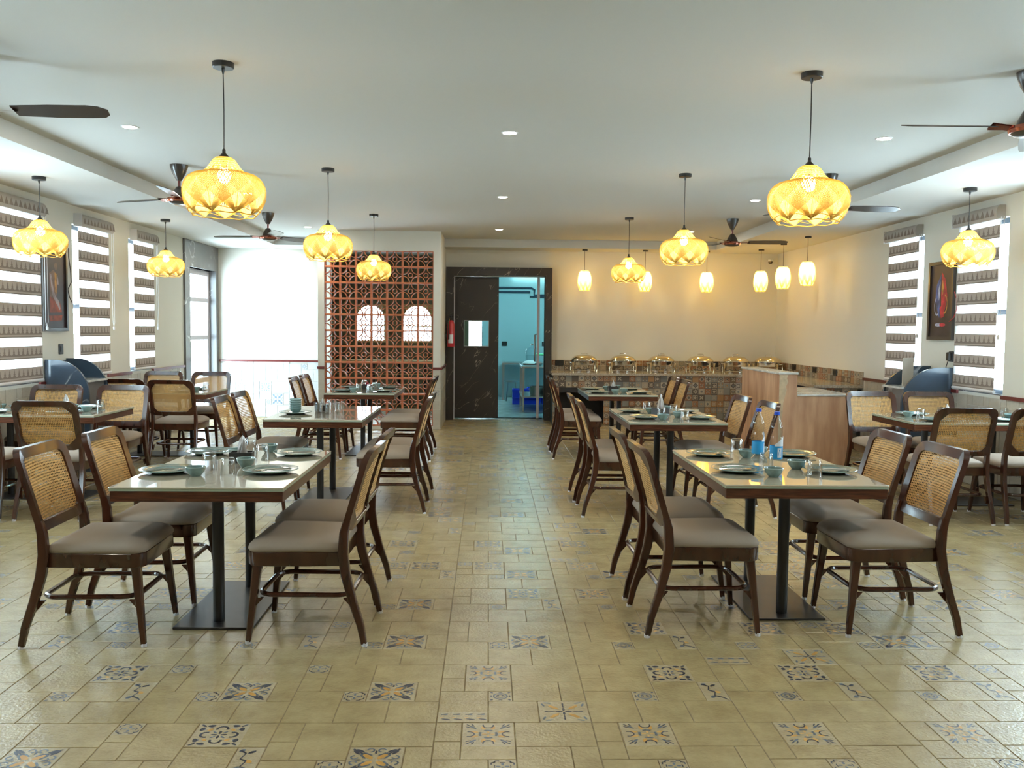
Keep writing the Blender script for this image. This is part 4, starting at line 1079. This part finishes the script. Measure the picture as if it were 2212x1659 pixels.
# napkin boxes
def napkins(x, y, label, rz=0, tall=1.0, red=False):
    t = thing('napkin_box', label, 'napkin box', (x, y, ZT), rz, 'black napkin boxes')
    mb = MB()
    for a, b, c_, d in ((-.062, .062, -.05, -.046), (-.062, .062, .046, .05), (-.062, -.058, -.046, .046), (.058, .062, -.046, .046)): mb.box(a, b, c_, d, 0, .058)
    mb.box(-.058, .058, -.046, .046, 0, .05)
    mb.build('box', 'black', t, False)
    pr = random.Random(int(x * 100)); n_ = MB()
    for k in range(3):
        a = k * 1.1 + .3; c1, s1 = math.cos(a) * .032, math.sin(a) * .028; h = (.05 + pr.uniform(.025, .05)) * tall
        n_.grid([[(-c1, -s1, .05), (-c1 * .4, -s1 * .4 + .01, .05), (c1, s1, .05)], [(-c1 * .8 + .008, -s1, h * .7), (0, .012, h * .8), (c1 * .9, s1 * .8, h * .65)], [(-c1 * .3 + .01, -s1 * .4, h + .012), (.004, .004, h + .022), (c1 * .5, s1 * .3, h)]], 0)
    n_.build('napkins', 'red' if red else 'paper', t)
napkins(-1.375, 5.06, 'black napkin box with a white peak on the front left aisle table', .1, 1.3)
napkins(-1.50, 8.18, 'black napkin box among the upright tumblers', .2)
napkins(-1.49, 11.15, 'black napkin box with red napkins before the red block screen', 0, 1, True)
napkins(1.56, 8.10, 'black napkin box with raised tissues on the middle right aisle table', .4, 1.7)
napkins(1.56, 11.20, 'black napkin box with white tissues on the table before the buffet', 0, 1.2)
napkins(-3.75, 8.1, 'black napkin box with crumpled tissue on the nearest left wall table', PI / 2, 1.4)
napkins(-3.9, 10.75, 'black napkin box on the left wall table near the portal', PI / 2, 1.2)
napkins(4.13, 7.98, 'black napkin box on the table against the right wall', PI / 2, 1.1)
# water bottles
def bottle(x, y, label, ang):
    t = thing('water_bottle', label, 'bottle', (x, y, ZT), ang, 'plastic water bottles')
    pr = [(.001, 0), (.026, 0), (.034, .008), (.035, .03)]
    for k in range(5): pr += [(.035, .04 + k * .016), (.0335, .048 + k * .016)]
    pr += [(.0355, .13), (.0355, .165), (.032, .18), (.0345, .195), (.032, .205), (.0345, .215), (.030, .235), (.020, .262), (.0135, .28), (.0135, .292)]
    MB().lathe(pr, 24).build('body', 'water', t)
    MB().lathe([(.001, .291), (.0155, .291), (.016, .293), (.016, .31), (.001, .311)], 16).build('cap', 'bluecap', t)
    MB().lathe([(.0358, .045), (.0360, .047), (.0360, .115), (.0358, .118)], 24).build('label', 'label_b', t)
    mb = MB()
    for k in range(8):
        a0, a1 = -PI / 2 - .85 + k * .21, -PI / 2 - .85 + (k + 1) * .21
        z0, z1 = .118 + 0 * k, .135 + .03 * abs(math.sin(k))
        mb.face([(.0362 * math.cos(a0), .0362 * math.sin(a0), .118), (.0362 * math.cos(a1), .0362 * math.sin(a1), .118), (.0362 * math.cos(a1), .0362 * math.sin(a1), .128 + .006 * (k + 1)), (.0362 * math.cos(a0), .0362 * math.sin(a0), .128 + .006 * k)])
    mb.build('label_top', 'label_w', t)
    mb = MB()
    for k in range(4):
        a0, a1 = -PI / 2 - .4 + k * .17, -PI / 2 - .4 + (k + 1) * .17
        mb.face([(.0364 * math.cos(a0), .0364 * math.sin(a0), .055), (.0364 * math.cos(a1), .0364 * math.sin(a1), .055), (.0364 * math.cos(a1), .0364 * math.sin(a1), .108), (.0364 * math.cos(a0), .0364 * math.sin(a0), .108)])
    cyl = lambda u, v: (.0366 * math.cos(-PI / 2 - .06 + u), .0366 * math.sin(-PI / 2 - .06 + u), v)
    mb.face([cyl(*p) for p in ell(0, .094, .10, .006, 0)], 1); mb.face([cyl(*p) for p in ((-.2, .062), (.2, .062), (.14, .086), (-.14, .086))], 1)
    mb.build('label_picture', ['label_w', 'label_b'], t)
bottle(1.625, 5.01, 'clear water bottle with blue cap, nearer of two', .3)
bottle(1.585, 5.22, 'clear water bottle with blue cap, farther of two', 1.2)

# ------------------------------------------------------------------ pendant lamps
def ribbons(mb, paths, w, mi=0):
    for pts in paths:
        rows = []
        for i, p in enumerate(pts):
            p = Vector(p); d = Vector(pts[min(i + 1, len(pts) - 1)]) - Vector(pts[max(i - 1, 0)])
            nrm = Vector((p.x, p.y, 0)); nrm.normalize(); s_ = d.cross(nrm)
            if s_.length < 1e-6: s_ = Vector((0, 0, 1))
            s_.normalize(); rows.append([p - s_ * w / 2, p + s_ * w / 2])
        mb.grid(rows, mi)
def prof_at(prof, t):
    L_ = [0]
    for (r0, z0), (r1, z1) in zip(prof, prof[1:]): L_.append(L_[-1] + math.hypot(r1 - r0, z1 - z0))
    s_ = t * L_[-1]
    for i in range(len(prof) - 1):
        if s_ <= L_[i + 1] + 1e-9:
            q = (s_ - L_[i]) / (L_[i + 1] - L_[i]); return (prof[i][0] + (prof[i + 1][0] - prof[i][0]) * q, prof[i][1] + (prof[i + 1][1] - prof[i][1]) * q)
    return prof[-1]
def smooth_prof(pr, n=40):
    out = []
    for i in range(n + 1):
        t = i / n * (len(pr) - 1); k = min(int(t), len(pr) - 2); f = t - k
        p0, p1, p2, p3 = pr[max(k - 1, 0)], pr[k], pr[k + 1], pr[min(k + 2, len(pr) - 1)]
        out.append(tuple(.5 * ((2 * p1[a]) + (-p0[a] + p2[a]) * f + (2 * p0[a] - 5 * p1[a] + 4 * p2[a] - p3[a]) * f * f + (-p0[a] + 3 * p1[a] - 3 * p2[a] + p3[a]) * f ** 3) for a in (0, 1)))
    return out
def weave(mb, prof, G, Sn, swing, nseg, w, bulge=0.0):
    paths = []
    for dr_ in (-1, 1):
        for g in range(G):
            for s_ in range(Sn):
                b0 = 2 * PI * g / G; fr = (s_ + .5) / Sn - .5; pts = []
                for i in range(nseg + 1):
                    t = i / nseg; r, z = prof_at(prof, t)
                    th = b0 + dr_ * swing * (1 - t) + fr * (2 * PI / G) * (1 - t ** 2.2) * 1.0
                    pts.append(((r + .0015 * dr_) * math.cos(th), (r + .0015 * dr_) * math.sin(th), z))
                paths.append(pts)
    ribbons(mb, paths, w)
def ringr(mb, r, z, th, n=36, mi=0, wave=0.0, nw=10): mb.tube([((r) * math.cos(2 * PI * k / n), r * math.sin(2 * PI * k / n), z + wave * math.cos(nw * 2 * PI * k / n)) for k in range(n)], th, 5, mi, closed=True)
def mk_pendant(drop):
    """origin on the ceiling; drop = ceiling to top of shade"""
    t = thing('pendant_lamp', '', 'pendant lamp')
    MB().lathe([(.001, 0), (.058, 0), (.058, -.026), (.054, -.030), (.001, -.030)], 24).build('canopy', 'black', t)
    MB().tube([(0, 0, -.03), (0, 0, -.045), (0, 0, -.06)], [.010, .008, .004], 8).tube([(0, 0, -.05), (.002, 0, -drop * .5), (0, 0, -drop + .02)], .0032, 6).build('cord', 'black', t)
    MB().lathe([(.004, .045), (.009, .04), (.010, .02), (.018, .012), (.030, -.002), (.031, -.006), (.001, -.006)], 16, c=(0, 0, -drop)).build('cap', 'black', t)
    pb = smooth_prof([(.118, -.088), (.165, -.098), (.200, -.125), (.219, -.165), (.222, -.205), (.213, -.250), (.190, -.292), (.168, -.315)])
    pn = smooth_prof([(.040, -.004), (.062, -.022), (.078, -.048), (.098, -.074), (.125, -.090)], 16)
    mb = MB(); weave(mb, [(r * .965, z) for r, z in pb], 9, 9, .55, 10, .0052)
    mb.build('inner_weave', 'strand', t, True, (0, 0, -drop))
    mb = MB(); weave(mb, pb, 9, 14, 1.15, 12, .0027); weave(mb, pn, 20, 3, .5, 5, .0036)
    for k in range(7):
        r, z = prof_at(pn, .15 + k * .12); ringr(mb, r + .001, z, .0014, 30)
    ringr(mb, .135, -.091, .0030, 40); ringr(mb, .190, -.292, .0022, 40, 0, .007, 10); ringr(mb, .168, -.317, .0032, 40, 0, .003, 10)
    sh = mb.build('shade', 'strand_o', t, True, (0, 0, -drop))
    MB().lathe([(.001, .0), (.016, -.004), (.016, -.05), (.001, -.05)], 12, c=(0, 0, -drop - .01)).build('lamp_holder', 'black', t)
    MB().lathe([(.014, -.058), (.03, -.075), (.038, -.10), (.036, -.118), (.022, -.138), (.001, -.145)], 12, c=(0, 0, -drop)).build('bulb', 'bulb', t)
    return t
pend = Maker(lambda: mk_pendant(.505)); pend2 = Maker(lambda: mk_pendant(.375))
NM = ['above the front left aisle table', 'above the middle left aisle table', 'before the red block screen', 'above the front right aisle table', 'above the middle right aisle table', 'above the table before the buffet']
for (x, y), n_ in zip([(-1.455, 5.05), (-1.46, 8.30), (-1.46, 11.57), (1.78, 5.05), (1.79, 8.32), (1.785, 11.57)], NM):
    pend((x, y, ZC), jr.uniform(0, .6), 'onion-shaped woven bamboo pendant lamp, lit, ' + n_, 'large woven pendant lamps')
for (x, y), n_ in zip([(-3.975, 8.17), (-3.97, 11.28), (4.31, 8.08)], ['in front of the nearest left wall blind', 'before the marble portal', 'in front of the blue and red painting']):
    pend2((x, y, ZS), jr.uniform(0, .6), 'onion-shaped woven bamboo pendant lamp, lit, ' + n_, 'large woven pendant lamps')
def mk_small():
    t = thing('lantern_pendant', '', 'pendant lamp')
    MB().lathe([(.001, 0), (.045, 0), (.045, -.022), (.001, -.024)], 18).build('canopy', 'black', t)
    MB().tube([(0, 0, -.02), (0, 0, -.33)], .003, 6).lathe([(.004, 0), (.018, -.01), (.018, -.03), (.001, -.03)], 10, c=(0, 0, -.33)).build('cord', 'black', t)
    pr = smooth_prof([(.062, -.345), (.088, -.375), (.104, -.43), (.113, -.50), (.111, -.56), (.098, -.62), (.080, -.665)])
    mb = MB(); weave(mb, pr, 8, 7, .9, 8, .004); ringr(mb, .062, -.345, .003, 24); ringr(mb, .081, -.667, .003, 24, 0, .004, 8)
    mb.lathe([(.020, -.345), (.062, -.345)], 20)
    mb.build('shade', 'strand', t)
    MB().lathe([(r * .93, z) for r, z in pr[::3]], 20).build('liner', 'liner', t)
    MB().lathe([(.001, -.42), (.026, -.43), (.032, -.46), (.026, -.49), (.001, -.50)], 10).build('bulb', 'bulb_s', t)
    return t
small = Maker(mk_small)
for (x, y, n_) in ((1.56, 14.75, 'nearest the kitchen door'), (2.55, 14.75, 'second along the back counter'), (3.56, 14.75, 'third along the back counter'), (4.33, 14.35, 'fourth, at the counter corner'), (4.36, 13.35, 'fifth, over the side counter'), (4.36, 12.33, 'nearest the side windows')):
    small((x, y, ZS), jr.uniform(0, .5), 'small barrel-shaped woven lantern over the buffet, ' + n_, 'small lanterns over the buffet counter')

# ------------------------------------------------------------------ downlights
def mk_down():
    t = thing('downlight', '', 'light')
    MB().lathe([(.048, -.004), (.060, -.005), (.062, 0), (.001, 0)], 24).build('trim_ring', 'white', t)
    MB().lathe([(.001, -.0045), (.048, -.0045)], 24).build('lens', 'down', t)
    return t
down = Maker(mk_down)
for i, x in enumerate((-2.60, .144, 2.91)):
    for j, y in enumerate((3.4, 6.69, 9.91, 13.12)):
        down((x, y, ZC), 0, 'round white downlight, %s in the %s ceiling row' % (('overhead out of view', 'nearest', 'middle', 'farthest')[j], ('left', 'centre', 'right')[i]), 'recessed ceiling downlights')
down((-3.56, 14.95, ZS), 0, 'round downlight in the low ceiling before the far white wall', 'recessed ceiling downlights')

# ------------------------------------------------------------------ ceiling fans
def mk_fan():
    t = thing('ceiling_fan', '', 'fan')
    MB().lathe([(.001, 0), (.078, 0), (.076, -.02), (.060, -.07), (.030, -.125), (.020, -.14), (.001, -.14)], 24).build('canopy', 'fan', t)
    MB().tube([(0, 0, -.13), (0, 0, -.21)], .012, 10).build('rod', 'maroon', t)
    MB().lathe([(.001, -.19), (.022, -.192), (.040, -.215), (.062, -.255), (.072, -.285), (.001, -.285)], 24).build('motor_cover', 'fan', t)
    MB().lathe([(.072, -.285), (.104, -.295), (.112, -.312), (.104, -.330), (.001, -.330)], 28).build('hub', 'copper', t)
    MB().lathe([(.098, -.330), (.080, -.345), (.030, -.352), (.001, -.352)], 24).build('hub_base', 'fan', t)
    for k in range(3):
        a = k * 2 * PI / 3; R_ = Matrix.Rotation(a, 3, 'Z')
        br = MB().grid([[(.09, -.03, -.315), (.09, .03, -.305)], [(.14, -.022, -.312), (.14, .022, -.298)], [(.22, -.034, -.310), (.22, .034, -.292)]], 0).grid([[(.09, .03, -.297), (.09, -.03, -.307)], [(.14, .022, -.290), (.14, -.022, -.304)], [(.22, .034, -.284), (.22, -.034, -.302)]], 0)
        MB().add(br, lambda p: R_ @ Vector(p)).build('blade_bracket', 'copper', t)
        out = [(.20, -.050), (.40, -.062), (.60, -.064), (.66, -.052), (.70, -.02), (.69, .03), (.66, .055), (.58, .062), (.40, .062), (.20, .050)]
        bl = MB().prism(out, 0, .006, lambda x, y, h: (x, y, -.300 - y * .26 + h))
        MB().add(bl, lambda p: R_ @ Vector(p)).build('blade', 'fan', t, False)
    return t
fan = Maker(mk_fan)
for x, y, rz, n_ in ((-2.77, 8.23, 2.75, 'behind the front left pendant lamp'), (-2.79, 11.57, 3.05, 'nearest the marble portal'), (3.09, 8.24, .12, 'behind the front right pendant lamp'), (3.11, 11.57, -.1, 'nearest the buffet counter'), (-2.73, 4.95, .0, 'cut by the frame over the left front chairs'), (2.96, 4.95, 3.12, 'cut by the frame over the right front chairs')):
    fan((x, y, ZC), rz, 'dark brown ceiling fan with copper hub, ' + n_, 'three-blade ceiling fans')

# small things on the ceiling and walls
cm = thing('security_camera', 'small dark dome security camera in the corner above the buffet', 'camera', (4.72, 15.12, 2.68))
MB().lathe([(.001, .04), (.04, .04), (.04, .01), (.001, .01)], 16).build('base', 'white', cm)
MB().lathe([(.036, .01), (.034, -.015), (.02, -.032), (.001, -.036)], 16).build('dome', 'black', cm)
